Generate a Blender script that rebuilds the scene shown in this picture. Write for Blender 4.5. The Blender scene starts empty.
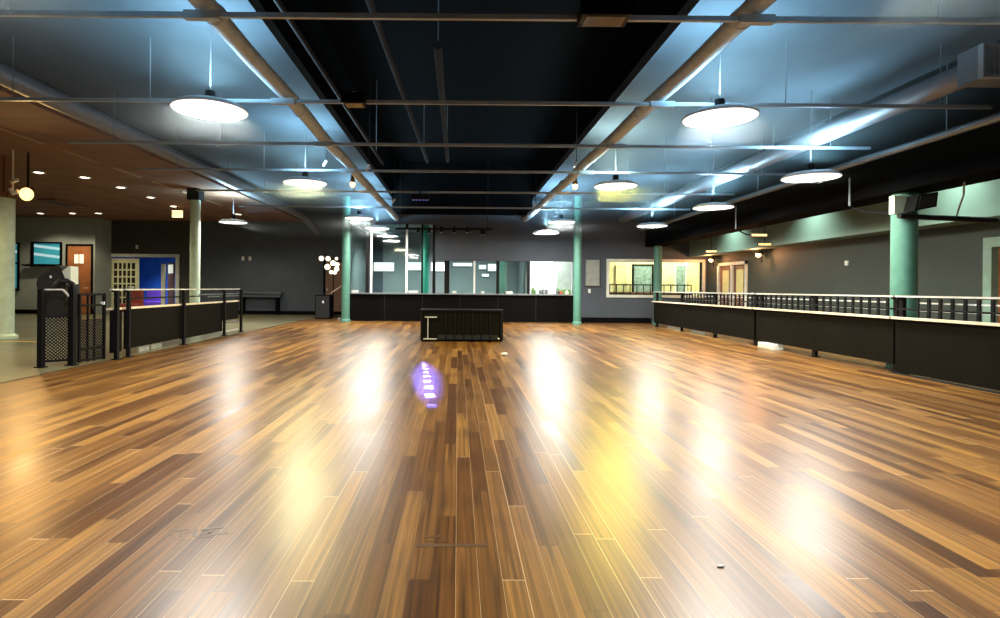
import bpy, bmesh, math, random
from mathutils import Vector, Matrix
random.seed(7)
C = bpy.context.scene.collection
sc = bpy.context.scene
PI = math.pi
F = 560.0; H = 1.1; VX = 458.0; VY = 288.3; ROLL = 0.008

# ------------------------------------------------------------------ measuring helpers (photo measurements -> metres)
def wx(px, Y): return (px - VX) * Y / F
def wz(px, py, Y): return H + (VY + ROLL * (px - VX) - py) * Y / F
def yon(px, A, B):
    """point of the ground line A-B that is seen in picture column px"""
    k = (px - VX) / F
    dx, dy = B[0] - A[0], B[1] - A[1]
    t = (k * A[1] - A[0]) / (dx - k * dy)
    return (A[0] + t * dx, A[1] + t * dy)

# ------------------------------------------------------------------ materials
M = {}
def mat(name, col, rough=0.5, metal=0.0, emit=None, es=0.0, var=0.12, scale=6.0, spec=0.5, bump=0.0, coat=0.0):
    m = bpy.data.materials.new(name); m.use_nodes = True
    nt = m.node_tree; b = nt.nodes['Principled BSDF']
    b.inputs['Roughness'].default_value = rough; b.inputs['Metallic'].default_value = metal
    b.inputs['Specular IOR Level'].default_value = spec
    b.inputs['Coat Weight'].default_value = coat
    tc = nt.nodes.new('ShaderNodeTexCoord'); n = nt.nodes.new('ShaderNodeTexNoise')
    n.inputs['Scale'].default_value = scale; n.inputs['Detail'].default_value = 4
    nt.links.new(tc.outputs['Object'], n.inputs['Vector'])
    r = nt.nodes.new('ShaderNodeValToRGB')
    r.color_ramp.elements[0].position = 0.3; r.color_ramp.elements[1].position = 0.7
    r.color_ramp.elements[0].color = tuple(c * (1 - var) for c in col) + (1,)
    r.color_ramp.elements[1].color = tuple(min(1, c * (1 + var)) for c in col) + (1,)
    nt.links.new(n.outputs['Fac'], r.inputs['Fac']); nt.links.new(r.outputs['Color'], b.inputs['Base Color'])
    if emit:
        b.inputs['Emission Color'].default_value = tuple(emit) + (1,); b.inputs['Emission Strength'].default_value = es
    if bump:
        bp = nt.nodes.new('ShaderNodeBump'); bp.inputs['Strength'].default_value = bump
        nt.links.new(n.outputs['Fac'], bp.inputs['Height']); nt.links.new(bp.outputs['Normal'], b.inputs['Normal'])
    if emit: m.cycles.emission_sampling = 'NONE'   # dim glows light next to nothing
    M[name] = m; return m

class N:
    """tiny node-building helper"""
    def __init__(s, nt): s.nt = nt
    def new(s, t, **kw):
        n = s.nt.nodes.new(t)
        for k, v in kw.items(): setattr(n, k, v)
        return n
    def math(s, op, a, b=None, c=None):
        n = s.new('ShaderNodeMath', operation=op)
        for i, v in enumerate((a, b, c)):
            if v is None: continue
            if hasattr(v, 'is_output'): s.nt.links.new(v, n.inputs[i])
            else: n.inputs[i].default_value = v
        return n.outputs[0]
    def link(s, a, b): s.nt.links.new(a, b)

def wood_floor():
    m = bpy.data.materials.new('rink_wood'); m.use_nodes = True; nt = m.node_tree; k = N(nt)
    b = nt.nodes['Principled BSDF']
    geo = k.new('ShaderNodeNewGeometry'); sep = k.new('ShaderNodeSeparateXYZ'); k.link(geo.outputs['Position'], sep.inputs[0])
    X, Y = sep.outputs[0], sep.outputs[1]
    u = k.math('DIVIDE', X, 0.088); iu = k.math('FLOOR', u); fu = k.math('FRACT', u)
    w1 = k.new('ShaderNodeTexWhiteNoise', noise_dimensions='1D'); k.link(iu, w1.inputs['W'])
    v = k.math('ADD', k.math('DIVIDE', Y, 1.25), k.math('MULTIPLY', w1.outputs['Value'], 17.3))
    iv = k.math('FLOOR', v); fv = k.math('FRACT', v)
    cmb = k.new('ShaderNodeCombineXYZ'); k.link(iu, cmb.inputs[0]); k.link(iv, cmb.inputs[1])
    w2 = k.new('ShaderNodeTexWhiteNoise', noise_dimensions='2D'); k.link(cmb.outputs[0], w2.inputs['Vector'])
    ramp = k.new('ShaderNodeValToRGB'); cr = ramp.color_ramp
    cr.elements[0].position = 0.0; cr.elements[0].color = (0.085, 0.031, 0.007, 1)
    cr.elements[1].position = 1.0; cr.elements[1].color = (0.31, 0.150, 0.029, 1)
    for p, c in ((0.2, (0.13, 0.053, 0.0115, 1)), (0.55, (0.175, 0.076, 0.015, 1)), (0.85, (0.235, 0.108, 0.021, 1))):
        e = cr.elements.new(p); e.color = c
    k.link(w2.outputs['Value'], ramp.inputs['Fac'])
    # grain, shifted per board
    gv = k.new('ShaderNodeCombineXYZ')
    k.link(k.math('MULTIPLY', X, 46.0), gv.inputs[0]); k.link(k.math('MULTIPLY', Y, 0.8), gv.inputs[1])
    k.link(k.math('MULTIPLY', w2.outputs['Value'], 40.0), gv.inputs[2])
    g = k.new('ShaderNodeTexNoise'); g.inputs['Scale'].default_value = 1.0; g.inputs['Detail'].default_value = 5; g.inputs['Distortion'].default_value = 1.2
    k.link(gv.outputs[0], g.inputs['Vector'])
    gm = k.new('ShaderNodeMapRange'); gm.inputs['From Min'].default_value = 0.3; gm.inputs['From Max'].default_value = 0.7
    gm.inputs['To Min'].default_value = 0.42; gm.inputs['To Max'].default_value = 1.45
    k.link(g.outputs['Fac'], gm.inputs['Value'])
    mul = k.new('ShaderNodeMix', data_type='RGBA', blend_type='MULTIPLY'); mul.inputs[0].default_value = 1.0
    k.link(ramp.outputs['Color'], mul.inputs[6])
    gc = k.new('ShaderNodeCombineColor')
    for i in range(3): k.link(gm.outputs[0], gc.inputs[i])
    k.link(gc.outputs[0], mul.inputs[7])
    # dark stain blotches; the middle lane mask paints in the dark ceiling's reflection
    bn = k.new('ShaderNodeTexNoise'); bn.inputs['Scale'].default_value = 2.2; bn.inputs['Detail'].default_value = 6
    k.link(geo.outputs['Position'], bn.inputs['Vector'])
    bm_ = k.new('ShaderNodeMapRange'); bm_.inputs['From Min'].default_value = 0.50; bm_.inputs['From Max'].default_value = 0.62
    bm_.inputs['To Min'].default_value = 0.0; bm_.inputs['To Max'].default_value = 1.0; k.link(bn.outputs['Fac'], bm_.inputs['Value'])
    lane = k.new('ShaderNodeMapRange'); lane.inputs['From Min'].default_value = 0.15; lane.inputs['From Max'].default_value = 0.75
    lane.inputs['To Min'].default_value = 1.0; lane.inputs['To Max'].default_value = 0.0
    k.link(k.math('ABSOLUTE', k.math('SUBTRACT', X, 0.02)), lane.inputs['Value'])
    fac = k.math('MULTIPLY', k.math('MULTIPLY', lane.outputs[0], bm_.outputs[0]), 0.35)
    dk = k.new('ShaderNodeMix', data_type='RGBA', blend_type='MULTIPLY'); k.link(fac, dk.inputs[0])
    k.link(mul.outputs[2], dk.inputs[6]); dk.inputs[7].default_value = (0.45, 0.33, 0.22, 1)
    # seams
    eu = k.math('MINIMUM', fu, k.math('SUBTRACT', 1.0, fu)); ev = k.math('MINIMUM', fv, k.math('SUBTRACT', 1.0, fv))
    su = k.math('LESS_THAN', eu, 0.022); sv = k.math('LESS_THAN', ev, 0.0022)
    seam = k.math('MAXIMUM', su, sv)
    lite = k.math('GREATER_THAN', w1.outputs['Value'], 0.55)  # some seams go pale: light glints painted into the colour
    sm = k.new('ShaderNodeMix', data_type='RGBA'); k.link(lite, sm.inputs[0])
    sm.inputs[6].default_value = (0.07, 0.03, 0.012, 1); sm.inputs[7].default_value = (0.62, 0.42, 0.22, 1)
    fin = k.new('ShaderNodeMix', data_type='RGBA'); k.link(k.math('MULTIPLY', seam, 0.75), fin.inputs[0])
    k.link(dk.outputs[2], fin.inputs[6]); k.link(sm.outputs[2], fin.inputs[7])
    k.link(fin.outputs[2], b.inputs['Base Color'])
    # varnish: gloss varies a little from board to board
    rr = k.math('ADD', k.math('MULTIPLY', w2.outputs['Value'], 0.06), k.math('MULTIPLY', bn.outputs['Fac'], 0.08))
    k.link(k.math('ADD', rr, 0.262), b.inputs['Roughness'])
    b.inputs['Specular IOR Level'].default_value = 0.52
    bp = k.new('ShaderNodeBump'); bp.inputs['Strength'].default_value = 0.06; bp.inputs['Distance'].default_value = 0.002
    hgt = k.math('SUBTRACT', 1.0, seam); k.link(hgt, bp.inputs['Height'])
    M['wood'] = m
wood_floor()

def tiled(name, col, seam_col, sx, sy, w, rough=0.8, spec=0.3):
    """panels with seams (ceiling boards, roof deck)"""
    m = mat(name, col, rough, var=0.2, scale=1.5, spec=spec); nt = m.node_tree; k = N(nt); b = nt.nodes['Principled BSDF']
    old = b.inputs['Base Color'].links[0].from_socket
    geo = k.new('ShaderNodeNewGeometry'); sep = k.new('ShaderNodeSeparateXYZ'); k.link(geo.outputs['Position'], sep.inputs[0])
    fu = k.math('FRACT', k.math('DIVIDE', sep.outputs[0], sx)); fv = k.math('FRACT', k.math('DIVIDE', sep.outputs[1], sy))
    s = k.math('MAXIMUM', k.math('LESS_THAN', fu, w / sx), k.math('LESS_THAN', fv, w / sy))
    mx = k.new('ShaderNodeMix', data_type='RGBA'); k.link(s, mx.inputs[0]); k.link(old, mx.inputs[6]); mx.inputs[7].default_value = seam_col + (1,)
    k.link(mx.outputs[2], b.inputs['Base Color']); return m
tiled('brown_ceiling', (0.21, 0.10, 0.055), (0.09, 0.045, 0.025), 1.2, 1.25, 0.03)
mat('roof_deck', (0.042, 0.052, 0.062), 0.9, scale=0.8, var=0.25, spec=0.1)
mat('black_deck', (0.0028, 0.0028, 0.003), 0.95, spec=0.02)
mat('slate_wall', (0.070, 0.084, 0.104), 0.7, scale=1.2, spec=0.3)
mat('grey_wall', (0.30, 0.33, 0.30), 0.75, scale=1.0)
mat('dark_wall', (0.055, 0.055, 0.052), 0.75, scale=1.0, spec=0.3)
mat('side_wall', (0.044, 0.056, 0.050), 0.65, scale=0.8, spec=0.3)
mat('green_soffit', (0.15, 0.215, 0.18), 0.6, scale=0.7)
mat('concrete', (0.17, 0.16, 0.092), 0.29, var=0.2, scale=2.0, spec=0.5)
mat('carpet_dark', (0.05, 0.045, 0.04), 0.9, scale=20)
mat('mint', (0.078, 0.212, 0.16), 0.45, spec=0.35)
mat('pale_mint', (0.50, 0.62, 0.48), 0.45)
mat('black_metal', (0.007, 0.007, 0.008), 0.45, spec=0.15)
mat('black_panel', (0.0075, 0.0065, 0.0045), 0.65, scale=3, spec=0.04)
mat('black_paint', (0.0035, 0.0035, 0.0035), 0.6, spec=0.04)
mat('cap_wood', (0.78, 0.66, 0.50), 0.35)
mat('rail_steel', (0.66, 0.66, 0.62), 0.35, 0.2)
mat('grey_steel', (0.22, 0.24, 0.26), 0.4, 0.6)
mat('pipe_pale', (0.36, 0.44, 0.50), 0.35, 0.2)
mat('wrap', (0.44, 0.54, 0.63), 0.45, 0.0, scale=12, bump=0.6)
mat('pipe_dark', (0.020, 0.021, 0.024), 0.6, spec=0.1)
mat('brown_strip', (0.33, 0.19, 0.11), 0.6)
mat('jade', (0.03, 0.30, 0.21), 0.4)
mat('dark_duct', (0.17, 0.17, 0.185), 0.45, 0.2, scale=10, bump=0.3)
mat('lamp_body', (0.65, 0.68, 0.70), 0.5, 0.0)
mat('white', (0.75, 0.76, 0.74), 0.5)
mat('frame_white', (0.62, 0.66, 0.58), 0.5)
mat('frame_green', (0.20, 0.33, 0.27), 0.5)
mat('orange_door', (0.33, 0.12, 0.04), 0.45, scale=4, var=0.2)
mat('brown_door', (0.20, 0.095, 0.06), 0.5, scale=4)
mat('blue_wall', (0.015, 0.12, 0.55), 0.6)
mat('purple', (0.10, 0.03, 0.30), 0.6)
mat('red_pattern', (0.30, 0.06, 0.04), 0.7, var=0.75, scale=22)
mat('cream', (0.72, 0.66, 0.45), 0.6)
mat('cream_door', (0.66, 0.66, 0.42), 0.5)
mat('grey_panel', (0.27, 0.30, 0.27), 0.5)
mat('booth_grey', (0.20, 0.23, 0.235), 0.6, scale=1)
mat('teal_dark', (0.05, 0.14, 0.11), 0.5)
mat('black_cloth', (0.012, 0.012, 0.014), 0.8, scale=14, bump=0.3)
mat('yellow_tape', (0.75, 0.55, 0.12), 0.5)
mat('dark_mark', (0.10, 0.055, 0.025), 0.35)
mat('green_leaf', (0.10, 0.22, 0.06), 0.6)
mat('red', (0.45, 0.08, 0.05), 0.5)
mat('curtain_blue', (0.16, 0.24, 0.28), 0.7, var=0.4, scale=9)
mat('lamp_glow', (0.9, 0.9, 0.9), emit=(1.0, 0.98, 0.95), es=2.2)
mat('can_glow', (0.9, 0.9, 0.9), emit=(1.0, 0.86, 0.68), es=9.0)
mat('warm_glow', (0.9, 0.8, 0.6), emit=(1.0, 0.52, 0.17), es=3.6)
mat('bulb_glow', (0.9, 0.9, 0.8), emit=(1.0, 0.80, 0.58), es=2.2)
mat('amber_glow', (0.8, 0.6, 0.3), emit=(1.0, 0.60, 0.18), es=1.8)
mat('sconce_glow', (0.9, 0.7, 0.5), emit=(1.0, 0.55, 0.25), es=10.0)
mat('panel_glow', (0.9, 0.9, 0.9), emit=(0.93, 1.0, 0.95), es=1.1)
mat('sign_glow', (0.9, 0.8, 0.6), emit=(1.0, 0.78, 0.42), es=1.7)
mat('sign_letter', (0.7, 0.4, 0.1), emit=(0.95, 0.55, 0.2), es=0.7)
mat('blue_led', (0.2, 0.2, 0.9), emit=(0.15, 0.15, 1.0), es=0.25)
mat('door_glass_warm', (0.55, 0.50, 0.22), 0.25, emit=(0.8, 0.68, 0.25), es=0.25)
mat('small_pane', (0.8, 0.8, 0.65), 0.2, emit=(0.9, 0.92, 0.75), es=0.6)
mat('dark_pane', (0.03, 0.03, 0.02), 0.1, var=0.8, scale=4)
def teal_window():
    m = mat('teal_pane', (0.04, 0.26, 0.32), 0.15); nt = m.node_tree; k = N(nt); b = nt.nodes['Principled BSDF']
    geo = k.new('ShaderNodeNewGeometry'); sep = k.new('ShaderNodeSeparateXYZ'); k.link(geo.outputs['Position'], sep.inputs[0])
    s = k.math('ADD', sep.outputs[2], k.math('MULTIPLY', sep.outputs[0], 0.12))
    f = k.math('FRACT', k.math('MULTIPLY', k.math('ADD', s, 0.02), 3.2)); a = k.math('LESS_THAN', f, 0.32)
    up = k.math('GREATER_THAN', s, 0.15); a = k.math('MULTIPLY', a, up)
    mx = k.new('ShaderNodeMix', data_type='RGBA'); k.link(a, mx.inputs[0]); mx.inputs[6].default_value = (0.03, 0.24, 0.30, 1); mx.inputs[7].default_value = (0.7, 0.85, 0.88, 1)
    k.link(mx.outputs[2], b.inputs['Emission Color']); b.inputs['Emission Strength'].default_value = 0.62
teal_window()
def glass():
    m = bpy.data.materials.new('clear_glass'); m.use_nodes = True; nt = m.node_tree; k = N(nt)
    nt.nodes.remove(nt.nodes['Principled BSDF']); out = nt.nodes['Material Output']
    t = k.new('ShaderNodeBsdfTransparent'); t.inputs[0].default_value = (0.86, 0.93, 0.92, 1)
    g = k.new('ShaderNodeBsdfGlossy'); g.inputs['Roughness'].default_value = 0.04
    fr = k.new('ShaderNodeFresnel'); fr.inputs[0].default_value = 1.45
    mx = k.new('ShaderNodeMixShader'); k.link(fr.outputs[0], mx.inputs[0]); k.link(t.outputs[0], mx.inputs[1]); k.link(g.outputs[0], mx.inputs[2])
    k.link(mx.outputs[0], out.inputs['Surface']); M['glass'] = m
glass()

# ------------------------------------------------------------------ mesh builder
ORG = {}
class MB:
    def __init__(s): s.bm = bmesh.new()
    def box(s, x0, x1, y0, y1, z0, z1, bev=0.0):
        vs = [s.bm.verts.new(p) for p in ((x0,y0,z0),(x1,y0,z0),(x1,y1,z0),(x0,y1,z0),(x0,y0,z1),(x1,y0,z1),(x1,y1,z1),(x0,y1,z1))]
        fs = [s.bm.faces.new([vs[i] for i in f]) for f in ((3,2,1,0),(4,5,6,7),(0,1,5,4),(1,2,6,5),(2,3,7,6),(3,0,4,7))]
        if bev: bmesh.ops.bevel(s.bm, geom=list({e for f in fs for e in f.edges}), offset=bev, segments=2, affect='EDGES', profile=0.5)
        return s
    def bar(s, A, B, w, z0, z1, off=0.0):
        """upright slab along the ground line A-B, w thick, shifted off to its left"""
        d = Vector((B[0]-A[0], B[1]-A[1])).normalized(); n = Vector((-d.y, d.x))
        a, b = Vector(A[:2]) + n*off, Vector(B[:2]) + n*off
        q = [a + n*w/2, a - n*w/2, b - n*w/2, b + n*w/2]
        lo = [s.bm.verts.new((p.x, p.y, z0)) for p in q]; hi = [s.bm.verts.new((p.x, p.y, z1)) for p in q]
        s.bm.faces.new(lo[::-1]); s.bm.faces.new(hi)
        for i in range(4): s.bm.faces.new((lo[i], lo[(i+1)%4], hi[(i+1)%4], hi[i]))
        return s
    def prism(s, poly, d):
        """polygon of 3-D points pushed along vector d"""
        d = Vector(d); a = [s.bm.verts.new(p) for p in poly]; b = [s.bm.verts.new(Vector(p) + d) for p in poly]
        s.bm.faces.new(a); s.bm.faces.new(b[::-1])
        for i in range(len(a)):
            j = (i+1) % len(a); s.bm.faces.new((a[j], a[i], b[i], b[j]))
        return s
    def tube(s, pts, r, n=8, radii=None):
        pts = [Vector(p) for p in pts]; rings = []
        for i, p in enumerate(pts):
            t = (pts[min(i+1, len(pts)-1)] - pts[max(i-1, 0)]).normalized()
            up = Vector((0,0,1)) if abs(t.z) < 0.9 else Vector((1,0,0))
            a = t.cross(up).normalized(); b = a.cross(t).normalized(); rr = radii[i] if radii else r
            rings.append([s.bm.verts.new(p + rr*(math.cos(2*PI*k/n)*a + math.sin(2*PI*k/n)*b)) for k in range(n)])
        for q, w in zip(rings, rings[1:]):
            for k in range(n): s.bm.faces.new((q[k], q[(k+1)%n], w[(k+1)%n], w[k]))
        s.bm.faces.new(rings[0][::-1]); s.bm.faces.new(rings[-1]); return s
    def lathe(s, prof, c, n=32):
        c = Vector(c); rings = []
        for r, z in prof:
            if r < 1e-6: rings.append([s.bm.verts.new(c + Vector((0,0,z)))])
            else: rings.append([s.bm.verts.new(c + Vector((r*math.cos(2*PI*k/n), r*math.sin(2*PI*k/n), z))) for k in range(n)])
        for a, b in zip(rings, rings[1:]):
            for k in range(n):
                j = (k+1) % n
                if len(a) == 1 and len(b) == 1: continue
                if len(a) == 1: s.bm.faces.new((a[0], b[j], b[k]))
                elif len(b) == 1: s.bm.faces.new((a[k], a[j], b[0]))
                else: s.bm.faces.new((a[k], a[j], b[j], b[k]))
        return s
    def ball(s, c, r, sx=1, sy=1, sz=1):
        bmesh.ops.create_uvsphere(s.bm, u_segments=14, v_segments=9, radius=r, matrix=Matrix.Translation(c) @ Matrix.Diagonal((sx, sy, sz, 1)))
        return s
    def build(s, name, m, parent=None, smooth=False, origin=None):
        bmesh.ops.recalc_face_normals(s.bm, faces=s.bm.faces)
        if parent is not None: org = ORG[parent.name]
        elif origin: org = Vector(origin)
        else:
            xs = [v.co for v in s.bm.verts]
            org = Vector((sum(v.x for v in xs)/len(xs), sum(v.y for v in xs)/len(xs), min(v.z for v in xs)))
        for v in s.bm.verts: v.co -= org
        me = bpy.data.meshes.new(name); s.bm.to_mesh(me); s.bm.free()
        me.materials.append(M[m] if isinstance(m, str) else m)
        if smooth:
            me.polygons.foreach_set('use_smooth', [True]*len(me.polygons))
            try: me.set_sharp_from_angle(angle=0.7)
            except Exception: pass
        o = bpy.data.objects.new(name, me); C.objects.link(o)
        if parent is None: o.location = org
        else: o.parent = parent
        ORG[o.name] = org
        return o
def box(name, m, parent, *a, **k): return MB().box(*a, **k).build(name, m, parent)

def tag(o, label, cat, group=None):
    o['label'] = label; o['category'] = cat
    if group: o['group'] = group
    return o
def struct(o): o['kind'] = 'structure'; return o
def thing(name, label, cat, loc, group=None):
    o = bpy.data.objects.new(name, None); C.objects.link(o); o.location = loc; o.empty_display_size = 0.1
    ORG[o.name] = Vector(loc); return tag(o, label, cat, group)
def sroot(name, loc):
    o = bpy.data.objects.new(name, None); C.objects.link(o); o.location = loc; ORG[o.name] = Vector(loc); return struct(o)
def copy_tree(o, parent=None):
    c = o.copy(); C.objects.link(c)
    if parent: c.parent = parent
    ORG[c.name] = ORG.get(o.name)
    for ch in list(o.children): copy_tree(ch, c)
    return c
def light(kind, loc, energy, col, parent=None, aim=None, size=0.1, **kw):
    d = bpy.data.lights.new('light', kind); d.energy = energy; d.color = col
    if kind == 'AREA': d.shape = kw.pop('shape', 'DISK'); d.size = size
    else: d.shadow_soft_size = size
    if kind == 'AREA': d.spread = math.radians(110)
    for a, v in kw.items(): setattr(d, a, v)
    o = bpy.data.objects.new('light', d); C.objects.link(o)
    loc = Vector(loc)
    if aim is not None: o.rotation_euler = (Vector(aim) - loc).to_track_quat('-Z', 'Y').to_euler()
    if parent: o.parent = parent; o.location = loc - ORG[parent.name]
    else: o.location = loc
    return o

# ------------------------------------------------------------------ SETTING
DECK = 4.0; BACK = 22.4; CNT = 18.45; RW = 8.25; LC = 3.7
struct(MB().box(-5.1, RW, -3.0, CNT + .6, -0.2, 0.0).box(-5.1, -3.6, CNT + .6, 20.6, -0.2, 0.0).build('floor', 'wood'))
struct(MB().box(-18, -5.115, -3.0, BACK + 4.2, -0.2, -0.004).box(-5.115, -3.6, 20.615, BACK, -0.2, -0.004).build('floor_concourse', 'concrete'))
struct(MB().box(-5.117, -5.085, -3.0, 20.6, -0.01, 0.003).build('trim_1', 'black_metal'))
struct(MB().box(-3.6, 9.5, CNT + .6, BACK + .3, -0.2, -0.002).build('floor_back', 'carpet_dark'))
# roof deck: dark blue grey either side, a black bay between the wrapped ducts, recessed to keep lamp glow off
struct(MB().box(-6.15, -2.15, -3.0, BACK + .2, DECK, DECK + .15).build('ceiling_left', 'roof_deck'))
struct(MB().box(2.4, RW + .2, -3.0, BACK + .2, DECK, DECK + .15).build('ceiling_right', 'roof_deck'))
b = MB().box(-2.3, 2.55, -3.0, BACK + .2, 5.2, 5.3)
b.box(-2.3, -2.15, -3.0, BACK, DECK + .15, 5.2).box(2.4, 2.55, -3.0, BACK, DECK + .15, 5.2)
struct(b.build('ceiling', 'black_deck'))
struct(MB().box(-18, -6.15, -3.0, BACK + .2, LC, LC + .1).box(-6.2, -6.15, -3.0, BACK, LC + .1, DECK + .15).build('ceiling_lower', 'brown_ceiling'))
struct(MB().box(-2.15, 2.4, CNT - .3, CNT - .15, 3.5, 5.2).build('trim_4', 'black_deck'))
# walls
dx0, dx1, dzt = wx(108, BACK), wx(176, BACK), wz(140, 257, BACK)
b = MB().box(-14.6, dx0, BACK, BACK + .2, 0, DECK).box(dx0, dx1, BACK, BACK + .2, dzt, DECK).box(dx1, wx(193, BACK), BACK, BACK + .2, 0, DECK)
struct(b.build('wall_back_left', 'dark_wall'))
struct(MB().box(wx(193, BACK), -3.0, BACK - .02, BACK + .2, 0, 5.2).build('wall_back', 'slate_wall'))
struct(MB().box(wx(200, BACK), -3.8, BACK - .08, BACK - .02, 0, .14).build('baseboard_back', 'black_paint'))
GY = 21.4
struct(MB().box(-18, wx(95, GY), GY, GY + .2, 0, DECK).box(wx(95, GY) - .2, wx(95, GY), GY + .2, BACK, 0, DECK).build('wall_left_office', 'grey_wall'))
struct(MB().box(-18, wx(95, GY), GY - .03, GY, 0, .16).build('baseboard_left', 'black_paint'))
struct(MB().box(-18.2, -18, -3, GY + .2, 0, DECK).build('wall_left', 'grey_wall'))
struct(MB().box(-18.2, RW + .2, -3.2, -3.0, 0, 5.2).build('wall_front', 'dark_wall'))
# blue room behind the double doorway
b = MB().box(dx0 - .9, dx1 + .9, BACK + 3.4, BACK + 3.5, 0, 3.0).box(dx0 - 1, dx0 - .9, BACK + .2, BACK + 3.5, 0, 3.0).box(dx1 + .9, dx1 + 1, BACK + .2, BACK + 3.5, 0, 3.0)
struct(b.build('wall_blue_room', 'blue_wall'))
struct(MB().box(dx0 - 1, dx1 + 1, BACK + .2, BACK + 3.5, 3.0, 3.1).build('ceiling_blue_room', 'white'))
# counter front and the wall over it
cx0, cx1 = wx(347, CNT), wx(574, CNT)
OZ0 = 0.93; OZ1 = wz(500, 261, CNT); GZ1 = wz(390, 224, CNT); gx = wx(435, CNT)
b = MB().box(cx0, gx, CNT, CNT + .18, GZ1, 5.2).box(gx, cx1, CNT, CNT + .18, OZ1, 5.2)
struct(b.build('wall_over_counter', 'slate_wall'))
WY = 18.55
w0, w1, wz0, wz1 = wx(609, WY), wx(702, WY), wz(650, 295, WY), wz(650, 262, WY)
b = MB().box(cx1, w0, WY, WY + .18, 0, DECK + .1).box(w1, 9.5, WY, WY + .18, 0, DECK + .1).box(w0, w1, WY, WY + .18, 0, wz0).box(w0, w1, WY, WY + .18, wz1, DECK + .1)
struct(b.build('wall_back_right', 'slate_wall'))
struct(MB().box(cx1, 6.4, WY - .05, WY, 0, .17).build('baseboard_right', 'black_paint'))
# rooms behind counter and window
b = MB().box(-3.0, RW + .2, BACK, BACK + .2, 0, 3.3)
struct(b.build('wall_booth_back', 'booth_grey'))
struct(MB().box(cx0, 9.5, CNT + .18, BACK + .2, 3.3, 3.4).build('ceiling_booth', 'booth_grey'))
px_ = wx(530, 19.0)
struct(MB().box(px_ - .1, px_, CNT + 1.1, BACK, 0, 3.3).build('wall_booth_partition', 'booth_grey'))
struct(MB().box(px_, cx1 + .9, 21.0, 21.1, 0, 3.3).box(cx1 + .8, cx1 + .9, WY + .2, 21.0, 0, 3.3).build('wall_kitchen', 'white'))
struct(MB().box(cx1 + .9, 9.4, 21.3, 21.4, 0, 3.3).box(9.3, 9.4, WY + .2, 21.3, 0, 3.3).build('wall_office', 'cream'))
struct(MB().box(cx0 - .02, cx0 + .1, CNT + .2, BACK - .03, 0, 5.2).build('wall_booth_side', 'booth_grey'))
# right wall with green soffit and the dark beam that carries it
d0, d1 = 15.95, 17.75      # double door
e0, e1 = 7.0, 8.75         # wooden door
b = MB().box(RW, RW + .2, -3, WY, 1.95, DECK).box(RW, RW + .2, -3, e0, 0, 1.95).box(RW, RW + .2, e1, d0, 0, 1.95).box(RW, RW + .2, d1, WY, 0, 1.95)
struct(b.build('wall_right', 'side_wall'))
struct(MB().box(7.65, RW, -3, WY, 2.21, 3.4).build('trim_2', 'green_soffit'))
struct(MB().box(7.63, 7.66, -3, WY, 2.19, 2.25).build('trim_3', 'green_soffit'))
struct(MB().box(6.2, 6.75, -3, WY, 2.52, DECK).build('ceiling_beam', 'black_deck'))
struct(MB().box(6.75, 7.65, -3, WY, 3.35, 3.45).build('ceiling_side', 'black_deck'))

# ------------------------------------------------------------------ doors and windows
# office door, orange wood with two narrow panes
ox0, ox1, oz1 = wx(68.5, GY), wx(92, GY), wz(80, 246, GY)
d = sroot('door_1', (ox0, GY - .02, 0))
box('door_panel', 'orange_door', d, ox0, ox1, GY - .05, GY, 0.02, oz1)
b = MB().box(ox0 - .07, ox0, GY - .07, GY, 0, oz1 + .07).box(ox1, ox1 + .05, GY - .07, GY, 0, oz1 + .07).box(ox0, ox1, GY - .07, GY, oz1, oz1 + .07)
b.build('door_frame', 'black_paint', d)
pa, pb_ = wx(75.5, GY), wx(84.5, GY)
for q0, q1 in ((pa, pa + .15), (pb_ - .15, pb_)):
    box('door_pane', 'small_pane', d, q0, q1, GY - .065, GY - .045, wz(80, 263.5, GY), wz(80, 254.5, GY))
MB().tube([(ox1 - .1, GY - .07, 1.0), (ox1 - .1, GY - .12, 1.0), (ox1 - .22, GY - .12, 1.0)], .015).build('door_handle', 'rail_steel', d)
# teal windows
def teal(nm, x0, x1, y0, y1, mull):
    X0, X1, Z0, Z1 = wx(x0, GY), wx(x1, GY), wz(x0, y1, GY), wz(x0, y0, GY)
    r = sroot(nm, (X0, GY, Z0))
    box('window_pane', 'teal_pane', r, X0, X1, GY - .03, GY - .005, Z0, Z1)
    b = MB()
    for a in ((X0 - .09, X0, Z0 - .09, Z1 + .06), (X1, X1 + .05, Z0 - .09, Z1 + .06)): b.box(a[0], a[1], GY - .08, GY, a[2], a[3])
    b.box(X0, X1, GY - .08, GY, Z1, Z1 + .06).box(X0, X1, GY - .08, GY, Z0 - .09, Z0)
    if mull: zm = wz(x0, mull, GY); b.box(X0, X1, GY - .07, GY - .03, zm - .03, zm + .03)
    b.build('window_frame', 'black_paint', r)
    if not mull: box('window_sill', 'black_paint', r, X0 - .3, X1 + .05, GY - .25, GY - .08, Z0 - .09, Z0 - .02)
teal('window_1', 34.5, 61, 243.5, 264, None)
teal('window_2', -30, 18.5, 244, 288, 263)
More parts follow.
